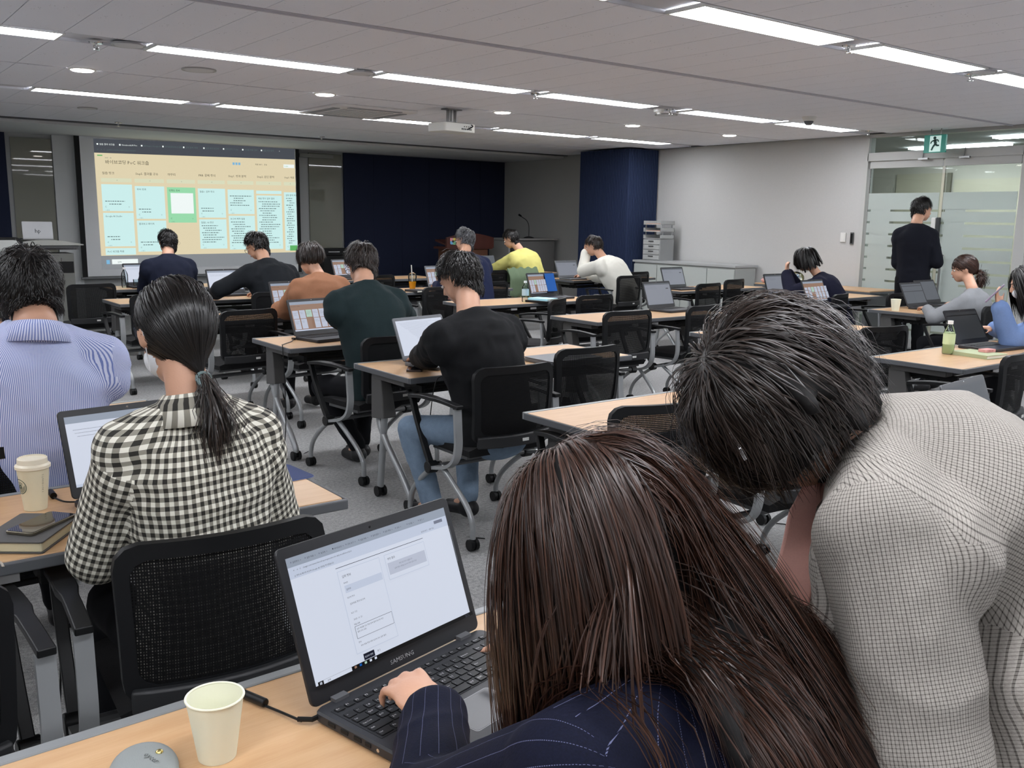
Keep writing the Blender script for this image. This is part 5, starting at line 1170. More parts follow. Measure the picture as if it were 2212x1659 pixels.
    if nape:
        hc, hr = vec(0, -.044, -.070)*scale, vec(.060, .044, .054)*scale; kv = (v[:, 1] < .15) & (v[:, 2] > -.75); fn_ = f[kv[f].all(1)]; vn = H+(hc+v*hr) @ M.T
        F2 = np.concatenate([F2, fn_+len(V2)]); V2 = np.concatenate([V2, vn]); c2 = np.concatenate([c2, np.full(len(vn), .1)])
        dn = nrm(rng.normal(size=(nape*3, 3))); dn = dn[(dn[:, 1] < 0) & (dn[:, 2] > -.8)][:nape]; rt = hc+dn*hr; dr = nrm(vec(0, 0, -1)-(dn @ vec(0, 0, -1))[:, None]*dn*.8+rng.normal(size=dn.shape)*.15)
        Pn = rt[:, None, :]+dr[:, None, :]*np.linspace(0, .020, 4)[None, :, None]+dn[:, None, :]*.0015; Vn, Fn, cn = strands_mesh(H+Pn @ M.T, np.full(len(dn), width), rng.random(len(dn))*.6, H+M @ hc)
        F2 = np.concatenate([F2, Fn+len(V2)]); V2 = np.concatenate([V2, Vn]); c2 = np.concatenate([c2, cn])
    me = mk_mesh(name, V2, F2, col=np.stack([c2, c2, c2, np.ones_like(c2)], 1), mats=[matl])
    return link(name, me, parent)
# ---- hand
def hand(b, w, d, n_, sgn, curl=(18, 40, 30), sc=1.0, spread=6, thumb=1.0, poses=None):
    """w wrist, d fingers direction, n_ palm normal, sgn=+1 thumb on side cross(d,n)"""
    d = nrm(vec(*d)); n_ = nrm(vec(*n_)-(vec(*n_) @ d)*d); s = np.cross(d, n_)*sgn; w = vec(*w)
    M = np.stack([s, d, n_], 1)
    b.ell(w+d*.048*sc-n_*.002, (.038*sc, .052*sc, .0145*sc), M); b.ell(w+d*.025*sc+s*.016*sc+n_*.006, (.020*sc, .032*sc, .015*sc), M); b.cap(w-d*.03, w+d*.02, .024*sc, .026*sc)
    for i, L in enumerate((.068, .077, .071, .056)):
        c = curl if poses is None else poses[i]; x = (.028-.0185*i)*sc; p = w+d*(.088-.004*abs(i-1.3))*sc+s*x; a = 0; di = d+s*math.tan(R_(spread*(1.3-i)*.8)); di = nrm(di); r = .0088*sc*(1 if i < 3 else .88)
        b.cap(p-di*.03*sc, p, r*1.15, r*1.1)
        for j, fr in enumerate((.45, .31, .24)):
            a += c[j]; v = di*math.cos(R_(a))+n_*math.sin(R_(a)); q = p+v*L*fr*sc; b.cap(p, q, r*(1.06-.1*j), r*(.97-.1*j)); p = q
    p = w+d*.022*sc+s*.026*sc+n_*.006; v = nrm(d*.75+s*.65*thumb+n_*.35); q = p+v*.042*sc; b.cap(p, q, .0125*sc, .0108*sc); v = nrm(d*.95+s*.2*thumb+n_*.35); q2 = q+v*.030*sc; b.cap(q, q2, .0105*sc, .0092*sc); b.cap(q2, q2+nrm(v+n_*.2)*.02*sc, .0092*sc, .0075*sc)
def ik(a, t, l1, l2, pole):
    d = t-a; L = np.linalg.norm(d); L = min(L, (l1+l2)*.995); z = nrm(d); x = (l1*l1-l2*l2+L*L)/(2*L); h = math.sqrt(max(0, l1*l1-x*x)); p = pole-(pole @ z)*z; return a+z*x+nrm(p)*h
def head_prims(b, H, M, s=1.0, female=False):
    A = lambda x, y, z: H+M @ (vec(x, y, z)*s)
    b.ell(A(0, -.015, .03), (.076*s, .097*s, .088*s), M); b.ell(A(0, .022, -.03), (.062*s, .068*s, .078*s), M); b.ell(A(0, .045, -.078), (.034*s, .036*s, .030*s), M)
    b.ell(A(.034, .040, -.045), (.026*s, .034*s, .036*s), M); b.ell(A(-.034, .040, -.045), (.026*s, .034*s, .036*s), M)
    b.cap(A(-.032, .078, .022), A(.032, .078, .022), .011*s, .011*s); b.cap(A(0, .085, .012), A(0, .103, -.026), .008*s, .0115*s); b.cap(A(-.010, .093, -.028), A(.010, .093, -.028), .008*s, .008*s)
    b.cap(A(-.016, .083, -.052), A(.016, .083, -.052), .0075*s, .0075*s); b.cap(A(-.014, .081, -.062), A(.014, .081, -.062), .008*s, .008*s)
    for sx in (-1, 1):
        E = M @ np.array(Matrix.Rotation(R_(-18*sx), 3, 'Z') @ Matrix.Rotation(R_(-8), 3, 'X')); b.ell(A(.078*sx, -.010, -.004), (.009*s, .019*s, .031*s), E); b.ell(A(.073*sx, -.002, -.022), (.010*s, .012*s, .014*s), E)
def face_bits(par, H, M, s=1.0, glasses=None, mask=False, lips='#a8625a', brow='#2a2220'):
    A = lambda x, y, z: tuple(H+M @ (vec(x, y, z)*s)); Mm = Matrix(M.tolist())
    for sx in (-1, 1):
        MB().ell(A(.030*sx, .081, .002), (.0125*s, .008*s, .0075*s), 12, 8, Mm).obj('eye', mat('eye_white', '#d9d2cc', .2), par, smooth=True).data.materials
        MB().ell(A(.029*sx, .0875, .002), (.0055*s, .003*s, .0058*s), 10, 6, Mm).obj('iris', mat('iris_dark', '#1c1210', .1), par, smooth=True)
        MB().tube([A(.014*sx, .090, .020), A(.030*sx, .0885, .026), A(.046*sx, .078, .021)], .0028*s, 6).obj('eyebrow', mat('brow', brow, .8), par, smooth=True)
    if not mask: MB().tube([A(-.020, .088, -.057), A(-.008, .0935, -.0555), A(0, .0925, -.057), (A(.008, .0935, -.0555)), A(.020, .088, -.057)], [.002*s, .005*s, .0045*s, .005*s, .002*s], 8).obj('lips', mat('lips', lips, .4), par, smooth=True)
    if glasses:
        m = MB()
        for sx in (-1, 1):
            m.tube([A(sx*.032+.023*math.cos(t), .098, .0+.018*math.sin(t)) for t in [k*math.pi/9 for k in range(19)]], .0016*s, 6, cap=False); m.tube([A(sx*.055, .097, .004), A(sx*.074, .07, .006), A(sx*.079, -.005, .008), A(sx*.078, -.03, -.006)], .0016*s, 6)
        m.tube([A(-.009, .099, .004), A(.009, .099, .004)], .0015*s, 6); m.obj('glasses', mat('glasses_'+glasses[1:], glasses, .3), par, smooth=True)
    if mask:
        b = Blob(); b.ell(H+M @ (vec(0, .030, -.047)*s), (.061*s, .070*s, .050*s), M); V, F, n_ = remesh(b, .008, 2)
        L = (V-H) @ M/s; k = (L[:, 1] > -.002) & (L[:, 2] > -.1); keep = k[F].all(1); me = mk_mesh('face_mask', V+n_*.002, F[keep], mats=[mat('mask_white', '#dfe2e6', .8, bump=.3, bscale=120)]); link('face_mask', me, par)
        m = MB()
        for sx in (-1, 1): m.tube([A(sx*.062, .03, -.03), A(sx*.082, -.01, .012), A(sx*.082, -.026, .0), A(sx*.06, .02, -.08)], .0012, 5)
        m.obj('mask_loop', MATS['mask_white'], par)
def person(name_label, H, hip, nb=None, yaw=0, hd=(0, 15, 0), female=False, hands=None, pole=None, top=None, top_mat=None, sleeve='long', loose=.014, vox=.0125, voxt=.0135, legs='sit', trouser=None, shoe='#1c1c1e', foot=None, hair=None, glasses=None, mask=False, face=True, shw=None, seed=1, collar=None, fold=.006, knees=None, bulk=1.0, scale=1.0, hunch=1.5, extra_top=None, handkw=None, shoulders=None, neck_r=None, jacket_hem=None, skin='skin', curlh=(18, 40, 30), torso=None, belly=1.0):
    H, hip = vec(*H), vec(*hip); Y = R_(yaw); F_ = vec(-math.sin(Y), math.cos(Y), 0); R = vec(math.cos(Y), math.sin(Y), 0)
    M = rotm(yaw+hd[0], hd[1], hd[2]); s = .98*scale if female else 1.05*scale; up = vec(0, 0, 1)
    if nb is None: nb = H-M @ vec(0, .0, .0)-up*.165*s-F_*.045*s
    else: nb = vec(*nb)
    root = thing('person', name_label, 'person', (0, 0, 0))
    shw = shw or (.165 if female else .190)*scale*bulk**.5
    # spine
    K = 15; ts = np.linspace(0, 1, K); dl = nb-hip; horiz = dl-up*dl[2]
    C = np.array([hip-up*.06+horiz*(t**hunch)+up*(dl[2]+.06)*t for t in ts]); T = nrm(np.gradient(C, axis=0))
    X = np.array([R]*K); 
    if shoulders is not None: 
        S1, S2 = vec(*shoulders[0]), vec(*shoulders[1]); Rs = nrm(S2-S1); X = nrm(np.array([R*(1-t)+Rs*t for t in ts]))
    X = nrm(X-np.sum(X*T, 1)[:, None]*T); Yv = np.cross(T, X)
    tw = [0, .12, .3, .5, .68, .80, .88, .94, 1.0]
    if female: ww = [.165, .165, .140, .145, .158, .160, .118, .082, .060]; dd = [.115, .115, .100, .108, .112, .102, .086, .068, .054]
    else: ww = [.165, .165, .158, .168, .182, .184, .138, .096, .072]; dd = [.120, .120, .112, .118, .124, .114, .098, .080, .064]
    bs = s/1.05; w = np.interp(ts, tw, ww)*bs*bulk; d = np.interp(ts, tw, dd)*bs*bulk*belly
    if shoulders is None: S1 = nb-T[-1]*.118*s-R*shw+F_*.01; S2 = nb-T[-1]*.118*s+R*shw+F_*.01   # left, right
    l1, l2 = (.275, .245) if female else (.30, .265); l1 *= scale; l2 *= scale
    if hands is None: hands = [tuple(hip+F_*.55-R*.16+up*.28), tuple(hip+F_*.55+R*.16+up*.28)]
    W = [vec(*hands[0][:3]), vec(*hands[1][:3])]; pl = pole or [(-.3, -.25, -1), (.3, -.25, -1)]
    E = [ik(S, w_, l1, l2, R*p[0]+F_*p[1]+up*p[2]) for S, w_, p in zip((S1, S2), W, pl)]
    for i in (0, 1):  # clamp wrist to reach
        dv = W[i]-E[i]; W[i] = E[i]+nrm(dv)*l2
    # body (skin), one continuous mesh
    b = Blob(); head_prims(b, H, M, s, female); nr = neck_r or (.047 if female else .057)*s
    b.chain([H+M @ (vec(0, -.022, -.045)*s), nb+up*.0+F_*.0, nb-T[-1]*.06], [nr, nr*1.0, nr*1.0]); b.loft(C, X, Yv, w*.84, d*.82)
    hk = handkw or [{}, {}]
    for i, (S, e, wr) in enumerate(((S1, E[0], W[0]), (S2, E[1], W[1]))):
        ra = .043*s*bulk; b.chain([nb-T[-1]*.04, S, e, wr], [.04*s, ra, .036*s, .024*s]); fd = nrm(wr-e); sg = -1 if i == 0 else 1
        kw = dict(d=nrm(fd*.6+F_*.5-up*.05), n_=(0, 0, -1), curl=curlh, sc=.93*s if female else s); kw.update(hk[i])
        # thumb side: for left hand palm down thumb points right
        dd_ = nrm(vec(*kw['d'])); nn = vec(*kw['n_']); sd = np.cross(dd_, nn); want = kw.pop('thumbdir', R*(1 if i == 0 else -1)); sgn = 1 if sd @ vec(*want) > 0 else -1
        hand(b, wr, kw.pop('d'), kw.pop('n_'), sgn, **kw)
    if legs == 'sit':
        fl = knees or [(-.11, .43, -.02), (.11, .43, -.02)]; ft = foot or [(-.12, .40), (.12, .42)]
        Kn = [hip+R*k[0]+F_*k[1]+up*k[2] for k in fl]; An = [vec(*(hip+R*f[0]+F_*f[1])[:2], .095) for f in ft]
    elif legs == 'stand': Kn = [hip+R*x+F_*.01-up*.44 for x in (-.09, .09)]; An = [vec(*(hip+R*x)[:2], .09) for x in (-.1, .1)]
    else: Kn, An = [vec(*q) for q in legs[0]], [vec(*q) for q in legs[1]]
    for sx, k_, a_ in ((-1, Kn[0], An[0]), (1, Kn[1], An[1])):
        h_ = hip+R*.085*sx*s; b.chain([h_, k_, a_, a_+F_*.12-up*.05], [.068*s, .045*s, .032*s, .026*s])
    V, F, n_ = remesh(b, vox, 3); link('body', mk_mesh('body', V, F, mats=[MATS.get(skin) or skin_mat()]), root)
    if face: face_bits(root, H, M, s, glasses, mask)
    # top garment
    b = Blob(); lo = loose; lt = lo*np.interp(ts, [0, .85, 1], [1, 1, .25]); b.loft(C, X, Yv, w+lt, d+lt)
    for i, (S, e, wr) in enumerate(((S1, E[0], W[0]), (S2, E[1], W[1]))):
        b.chain([nb-T[-1]*.048, S+T[-1]*.004], [.058*s+lo*.3, .052*s+lo]); b.cap(S-T[-1]*.05, C[10], .06*s+lo, .08*s)
        if sleeve == 'long': b.chain([S, e, wr-(wr-e)*.06], [.052*s*bulk+lo, .041*s+lo*1.1, .030*s+lo*.9])
        elif sleeve == 'push': b.chain([S, e, e+(wr-e)*.55], [.052*s*bulk+lo, .041*s+lo*1.1, .036*s+lo])
        else: b.chain([S, S+(e-S)*.75], [.055*s*bulk+lo, .052*s+lo*1.3])
    if extra_top: extra_top(b)
    V, F, n_ = remesh(b, voxt, 5)
    bones = [(C[0], C[12], .13, -F_), (S1, E[0], .05, -F_-R), (E[0], W[0], .04, -F_-R), (S2, E[1], .05, -F_+R), (E[1], W[1], .04, -F_+R)]
    V = folds(V, n_, bones, fold, seed); uv, _ = bone_uv(V, F, bones)
    link('shirt' if top is None else top, mk_mesh('top', V, F, uv=uv, mats=[top_mat]), root)
    if collar:  # collar band tilted with the neck
        ax = nrm(T[-1]+.35*nrm(H+M @ vec(0, -.02, -.06)-nb)+.4*up); x = nrm(R-(R @ ax)*ax); y = np.cross(ax, x); base = nb-ax*.034-F_*.004; hh, cm, spread_ = collar; nC = 40; Vc = []; 
        for j, (rr, z) in enumerate([(1.30, -.040), (1.14, hh*.5), (1.08, hh), (1.13, hh+.002), (1.26+spread_*.5, hh*.45), (1.46+spread_, -.036)]):
            for i in range(nC):
                a = 2*math.pi*i/nC; Vc.append(base+x*math.cos(a)*nr*rr*1.05+y*math.sin(a)*nr*rr*1.1+ax*(z+.012-.008*math.sin(a)))
        Fc = [(j*nC+i, j*nC+(i+1) % nC, (j+1)*nC+(i+1) % nC, (j+1)*nC+i) for j in range(5) for i in range(nC)]; Vc = np.array(Vc)
        uvc = np.array([[(i % nC)*.01 if True else 0, (i//nC)*.012] for q in Fc for i in q]); o = link('collar', mk_mesh('collar', Vc, np.array(Fc), uv=uvc, mats=[cm]), root); sd = o.modifiers.new('s', 'SOLIDIFY'); sd.thickness = .003
    # trousers and shoes
    if trouser:
        b = Blob(); hc = hip-up*.03; b.ell(hc, (.165*s*bulk, .125*s, .115), np.stack([R, F_, up], 1))
        if jacket_hem: pass
        for sx, k_, a_ in ((-1, Kn[0], An[0]), (1, Kn[1], An[1])): b.chain([hip+R*.085*sx*s-up*.01, k_, a_+up*.02+(k_-a_)*.02], [.09*s, .066*s, .052*s])
        V, F, n_ = remesh(b, .016, 4); V = folds(V, n_, None, .006, seed+3); link('trousers', mk_mesh('trousers', V, F, mats=[trouser]), root)
        for a_ in An:
            b = Blob(); b.cap(a_-up*.03-F_*.03, a_+F_*.15-up*.055, .042, .036); b.cap(a_-up*.0, a_-up*.04, .04, .044); V, F, n_ = remesh(b, .012, 2); V[:, 2] = np.maximum(V[:, 2], .004); link('shoe', mk_mesh('shoe', V, F, mats=[mat('shoe_'+shoe[1:], shoe, .5)]), root)
    if hair:
        for hs in (hair if isinstance(hair, list) else [hair]): 
            h2 = dict(hs); cw = h2.pop('body', None)
            if cw: h2['colliders'] = [(H+M @ (vec(0, -.02, -.04)*s), nb, nr*1.08, nr*1.25), (C[2], C[11], d[5]*1.12+lo, d[10]*1.12+lo), (C[11]-X[11]*.10, C[11]+X[11]*.10, d[11]+lo, d[11]+lo), (S1, S2, .062+lo, .062+lo)]+list(h2.get('colliders', []))
            make_hair(root, H, M, None, scale=s, **h2)
    return root, dict(H=H, M=M, nb=nb, S=(S1, S2), E=E, W=W, C=C, X=X, Y=Yv, T=T, R=R, F=F_, s=s)
# ------------------------------------------------------------------ garment materials
def cloth(name, c, vary=.12, rough=.9, scale=90, bump=.4, sheen=0):
    k = N(name, rough); o = k.tex(); n = k.noise(o, scale, 3); n2 = k.noise(o, 420, 2); f = k.math('ADD', k.math('MULTIPLY', n, .5), k.math('MULTIPLY', n2, .5)); b = lin(c)
    k.base(k.mix(f, tuple(x*(1-vary*1.5) for x in b[:3])+(1,), tuple(min(1, x*(1+vary*1.5)) for x in b[:3])+(1,))); k.bump(n2, bump, .0012); k.b.inputs['Sheen Weight'].default_value = sheen; k.b.inputs['Specular IOR Level'].default_value = .2; return k.m
def uvk(k):
    s = k.new('ShaderNodeSeparateXYZ'); k.put(s.inputs[0], k.tex('UV')); return s.outputs['X'], s.outputs['Y']
def stripes(k, c, period, duty):   # 1 inside the line
    return k.math('LESS_THAN', k.math('FRACT', k.math('MULTIPLY', c, 1/period)), duty)
def gingham():
    k = N('gingham', .85); u, v = uvk(k); a = stripes(k, u, .0205, .5); b = stripes(k, v, .0205, .5)
    f = k.math('MULTIPLY', k.math('ADD', a, b), .5); base = k.mix(f, lin('#e2dfd2'), lin('#26241f')); mid = k.math('MULTIPLY', k.math('GREATER_THAN', f, .25), k.math('LESS_THAN', f, .75)); 
    k.base(k.mix(k.math('MULTIPLY', mid, 1.0), base, lin('#8d897d'))); k.bump(k.noise(k.tex(), 500, 2), .3, .001); return k.m
def bluestripe():
    k = N('blue_stripe', .8); u, v = uvk(k); a = stripes(k, u, .0052, .42); k.base(k.mix(a, lin('#ccd1e8'), lin('#6f7fb9'))); k.bump(k.noise(k.tex(), 500, 2), .2, .001); return k.m
def pinstripe():
    k = N('navy_pinstripe', .8); u, v = uvk(k); a = stripes(k, u, .027, .035); d = stripes(k, v, .0022, .6); n = k.noise(k.tex(), 380, 2)
    k.base(k.mix(k.math('MULTIPLY', k.math('MULTIPLY', a, d), .75), k.mix(n, lin('#080a16'), lin('#11142a')), lin('#6f7394'))); k.bump(n, .3, .001); k.b.inputs['Specular IOR Level'].default_value = .15; return k.m
def tweed():
    k = N('grey_tweed', .9); u, v = uvk(k); a = stripes(k, u, .0050, .24); b = stripes(k, v, .0042, .22); a2 = stripes(k, u, .0150, .12); n = k.noise(k.tex(), 300, 3)
    f = k.math('ADD', k.math('ADD', k.math('MULTIPLY', a, .55), k.math('MULTIPLY', b, .50)), k.math('MULTIPLY', a2, .12), True)
    k.base(k.mix(f, k.mix(n, lin('#88827b'), lin('#b2aca4')), lin('#3c3733'))); k.bump(n, .5, .0015); return k.m
GING, BSTR, PINS, TWEED = gingham(), bluestripe(), pinstripe(), tweed()
SKIN = mat('skin', '#c89a80', .48, vary=.07, vscale=20, bump=.15, bscale=250)
BLK = hair_material('hair_black', '#060505', '#1a1614'); BRH = hair_material('hair_brown', '#140d0a', '#472d21', .34); DBR = hair_material('hair_dark_brown', '#0e0b09', '#352a24', .32)
def menL(d, rng): return np.where((d[:, 1] < -.1) & (d[:, 2] < .1), .050, .030+.032*np.clip((d[:, 2]+.2), 0, 1))*(.75+.4*rng.random(len(d)))
MEN = dict(matl=BLK, n=520, kid=2, width=.0027, L=menL, lift=.13, segs=7, grav=.07, whorl=(.05, -.45, .88), name='hair', headr=(.080, .099, .104), cz=.018, wide=.14, body=True, ears=True, nape=500)
def men(**k): d = dict(MEN); d.update(k); return d
UPZ = vec(0, 0, 1)
JEAN = cloth('denim', '#6f8194', .25, scale=40); BLKT = cloth('black_trouser', '#111216')
# ---- the long haired woman at the nearest laptop
H1 = (.712, .765, 1.125); M1 = rotm(6, 24, -4)
def gdrift(d): return np.where((d[:, 0] < .12)[:, None], np.array([[.035, .13, 0]]), np.array([[.05, -.05, 0]]))
def longdir(d, rng): return .50*(.8+.25*rng.random(len(d)))
person('woman with long dark brown hair in a navy pinstripe blazer typing on the nearest laptop', H1, (.76, .50, .50), nb=(.735, .665, 1.010), shoulders=((.560, .615, .955), (.872, .632, .955)), yaw=4, hd=(2, 24, -4), female=True,
    hands=[(.668, 1.045, .793), (.972, 1.098, .789)], pole=[(-1.0, -.1, -.75), (1, -.1, -.8)], top='blazer', top_mat=PINS, loose=.022, vox=.0062, voxt=.0065, fold=.006, shw=.175, hunch=1.3,
    handkw=[dict(d=(.10, .98, .05), n_=(.1, .12, -1), poses=[(4, 36, 34), (8, 40, 36), (12, 42, 36), (16, 44, 36)], sc=1.0, spread=7), dict(d=(-.62, .75, .02), n_=(-.2, 0, -1), poses=[(4, 12, 14), (30, 50, 34), (34, 52, 34), (36, 50, 34)], sc=.95)],
    face=True, trouser=BLKT, seed=4,
    hair=[dict(matl=BRH, n=1750, kid=5, width=.00085, L=longdir, lift=.12, grav=.30, part=-.12, segs=17, frizz=.003, spread=.010, body=True, wide=.1, whorl=(0, 0, 1), mass=260, drift=gdrift)])
# ---- the leaning woman
def extra2(b):
    C = np.array([(1.075, .615, 1.16), (1.01, .585, 1.08), (.995, .560, .99), (1.01, .53, .90), (1.04, .50, .80), (1.07, .47, .70)]); X = nrm(np.array([(-.25, -.9, 0)]*6)+0); Y = nrm(np.array([(-.9, .25, 0)]*6))
    b.loft(C, X, Y, [.10, .10, .10, .11, .11, .11], [.05, .045, .045, .055, .065, .075])
    C = np.array([(1.25, .50, 1.10), (1.20, .48, .98), (1.20, .45, .85), (1.22, .42, .70)]); b.loft(C, X[:4], Y[:4], [.13, .14, .15, .16], [.13, .15, .16, .17])
def bobL(d, rng): return (.12+.06*np.clip(-d[:, 1], 0, 1)+.04*np.clip(d[:, 2], 0, 1))*(.85+.2*rng.random(len(d)))
r2, i2 = person('woman with a dark bob bending over in a grey checked tweed blazer', (.998, .730, 1.262), (1.50, .40, 1.0), nb=(1.085, .668, 1.215), yaw=58, hd=(4, 62, 0), female=True,
    shoulders=((.975, .552, 1.140), (1.31, .72, 1.12)), hands=[(.86, .36, .66), (1.04, .56, .79)], pole=[(0, -.6, -1), (0, .7, -.6)], top='tweed_blazer', top_mat=TWEED, loose=.026, vox=.0075, voxt=.0072, fold=.010, hunch=1.0, bulk=1.05,
    legs=([(1.52, .32, .52), (1.62, .50, .52)], [(1.50, .30, .09), (1.64, .50, .09)]), trouser=BLKT, extra_top=extra2, seed=9,
    hair=[dict(matl=DBR, n=1500, kid=5, width=.0010, L=bobL, lift=.17, grav=.09, segs=11, frizz=.0015, spread=.011, whorl=(0, .2, .95), wide=.12, down=(-.10, -.05, -1), curl=.003, mass=240)])
PEACH = cloth('peach_satin', '#dba79b', .08, .4)
m = MB(); pts = smoothpath([(1.085, .690, 1.195), (1.035, .690, 1.14), (1.033, .700, 1.08), (1.016, .700, 1.03), (1.008, .70, .995)], 5)
m.band(pts, [.05]*6+[.055]*15, .010, (.6, -.6, .1)); m.obj('blouse_front', PEACH, r2, smooth=True, bevel=.003)
for p in [(.955, .578, .955), (.985, .53, .87)]: MB().lathe([(0, .003), (.007, .004), (.009, .001), (.009, -.002)], p, 16, RZ(20) @ RX(80)).obj('button', MATS['gold'], r2, smooth=True)
MB().tube(smoothpath([(.900, .735, 1.255), (.893, .722, 1.245), (.892, .705, 1.228), (.898, .70, 1.215)], 4), .005, 8).obj('hair_clip', CHROME, r2, smooth=True)
# ---- checked shirt woman with the ponytail
r3, i3 = person('woman with a low black ponytail in a black and cream checked shirt', (.655, 2.10, 1.235), (.70, 2.07, .50), nb=(.655, 2.03, 1.105), yaw=2, hd=(4, 20, 3), female=True, shw=.138, hands=[(.56, 2.38, .765), (.84, 2.38, .765)], pole=[(-.4, -.1, -1), (.4, -.1, -1)],
    top='checked_shirt', top_mat=GING, loose=.024, vox=.008, voxt=.0085, fold=.009, bulk=.98, trouser=BLKT, mask=True, seed=12, collar=(.026, GING, .30),
    hair=[dict(matl=BLK, n=1350, kid=4, width=.0012, lift=.07, segs=9, frizz=.001, wide=.08, spread=.0035, tie=(.01, -.088, -.118))])
def pony(parent, base, d0, matl, n=420, L=.17, seed=2, spread=.016, g=.18, name='ponytail', width=.0012, k=14):
    rng = np.random.default_rng(seed); p = vec(*base)+rng.normal(size=(n, 3))*.006; v = nrm(vec(*d0)+rng.normal(size=(n, 3))*.06); P = np.zeros((n, k, 3)); LL = L*(.65+.4*rng.random(n))[:, None]/(k-1); off = rng.normal(size=(n, 3))*spread/k
    for i in range(k): P[:, i] = p; v = nrm(v*(1-g)+vec(0, 0, -1)*g); p = p+v*LL+off*(1 if i < k*.6 else -.6)
    V, F, c = strands_mesh(P, np.full(n, width), rng.random(n), P.mean((0, 1))); return link(name, mk_mesh(name, V, F, col=np.stack([c, c, c, c*0+1], 1), mats=[matl]), parent)
HB = i3['H']+i3['M'] @ vec(.01, -.092, -.124)
MB().lathe([(.0145+.004*math.cos(a), .006*math.sin(a)) for a in [k*math.pi/4 for k in range(9)]], tuple(HB), 18, RX(55)).lathe([(.0145+.004*math.cos(a), .006*math.sin(a)) for a in [k*math.pi/4 for k in range(9)]], tuple(HB+vec(.002, -.004, -.006)), 18, RX(50) @ RY(8)).obj('hair_tie', mat('tie_grey', '#6d7f80', .6), r3, smooth=True, label='grey elastic hair tie')
pony(r3, HB, (.35, -.6, -.8), DBR, 700, .17, 2, .035, .26, k=11)
# ---- blue striped shirt man
person('man with short black hair in a blue striped shirt at the left', (.545, 3.14, 1.258), (.47, 3.10, .50), nb=(.544, 3.04, 1.170), yaw=-6, hd=(4, 12, -2), hands=[(.30, 3.62, .765), (.62, 3.60, .765)], top='striped_shirt', top_mat=BSTR, loose=.026, vox=.010, voxt=.010, fold=.009, bulk=1.05, trouser=BLKT, glasses='#303030', seed=21, collar=(.022, BSTR, .12), hunch=1.2, hair=men(n=1200, kid=3, width=.0013))
person('person in a white shirt at the left border, mostly hidden behind the striped shirt man', (.607, 4.50, 1.12), (.60, 4.28, .48), nb=(.61, 4.42, .98), yaw=0, hd=(-10, 20, 0), hands=[(.5, 4.8, .80), (.75, 4.8, .80)], top='white_shirt', top_mat=cloth('white_cotton', '#c9cbca', .06), trouser=BLKT, glasses='#303030', seed=22, hair=men())
# ---- black sweatshirt man
person('man with short black hair in a black sweatshirt and blue jeans', (2.580, 3.80, 1.205), (2.60, 3.50, .50), nb=(2.552, 3.68, 1.058), yaw=4, hd=(22, 30, 0), hands=[(2.565, 4.16, .765), (2.86, 4.14, .765)], pole=[(-.5, -.2, -1), (.5, -.2, -1)], top='sweatshirt', top_mat=cloth('charcoal_knit', '#151618', .2), loose=.030, vox=.0095, voxt=.011, fold=.012, bulk=1.06, trouser=JEAN, seed=31, knees=[(-.24, .38, -.03), (.14, .42, -.02)], foot=[(-.20, .26), (-.02, .20)], hair=men(n=850, kid=3, width=.0018))
# ---- dark green shirt man
person('man with short black hair in a dark green short sleeved shirt', (2.725, 5.08, 1.212), (2.67, 4.76, .50), nb=(2.668, 4.95, 1.110), yaw=0, hd=(0, 28, 0), hands=[(2.80, 5.36, .765), (3.0, 5.34, .765)], pole=[(-1, 0, -.5), (1, 0, -.5)], top='green_shirt', top_mat=cloth('dark_green_knit', '#1f2c2e', .15), sleeve='short', loose=.024, vox=.0105, fold=.009, bulk=1.04, trouser=BLKT, seed=41, glasses='#202020', knees=[(-.20, .36, -.02), (.12, .42, -.02)], foot=[(-.05, .20), (.02, .28)], hair=men(n=900, kid=3, matl=DBR, width=.0016))
# ---- brown jacket
person('person with dark chin length hair in a rust brown jacket', (3.11, 6.62, 1.175), (3.05, 6.27, .50), nb=(3.13, 6.50, 1.055), shw=.145, yaw=0, hd=(6, 20, 4), female=True, hands=[(2.98, 6.92, .765), (3.22, 6.92, .765)], top='brown_jacket', top_mat=cloth('rust_cotton', '#8a6047', .12), loose=.045, fold=.010, bulk=1.1, trouser=BLKT, seed=51, glasses='#7a6a5a', hair=dict(matl=DBR, n=700, kid=3, width=.0022, L=.15, lift=.20, grav=.14, segs=10, whorl=(0, -.1, 1), wide=.05, frizz=.004))
# ---- dark sweater man
person('man in a charcoal sweater resting his left forearm on the table', (3.42, 8.42, 1.215), (3.50, 8.02, .50), nb=(3.43, 8.27, 1.080), yaw=8, hd=(30, 28, -4), hands=[(3.04, 8.52, .765), (3.52, 8.62, .765)], pole=[(-1, 0, -.4), (1, 0, -.6)], top='sweater', top_mat=cloth('charcoal_sweater', '#191c20', .15), sleeve='push', loose=.03, trouser=BLKT, seed=61, glasses='#18181a', fold=.009, bulk=1.1, hair=men())
# ---- navy suit man
person('man in a dark navy suit jacket sitting centrally before the screen', (3.075, 9.95, 1.205), (3.01, 9.62, .50), nb=(3.031, 9.83, 1.072), yaw=0, hd=(4, 16, 0), hands=[(2.92, 10.22, .765), (3.25, 10.22, .765)], pole=[(-.35, -.1, -1), (.35, -.1, -1)], top='suit_jacket', top_mat=cloth('navy_suit', '#161b2c', .1), loose=.03, trouser=BLKT, seed=71, fold=.007, bulk=1.08, hair=men())
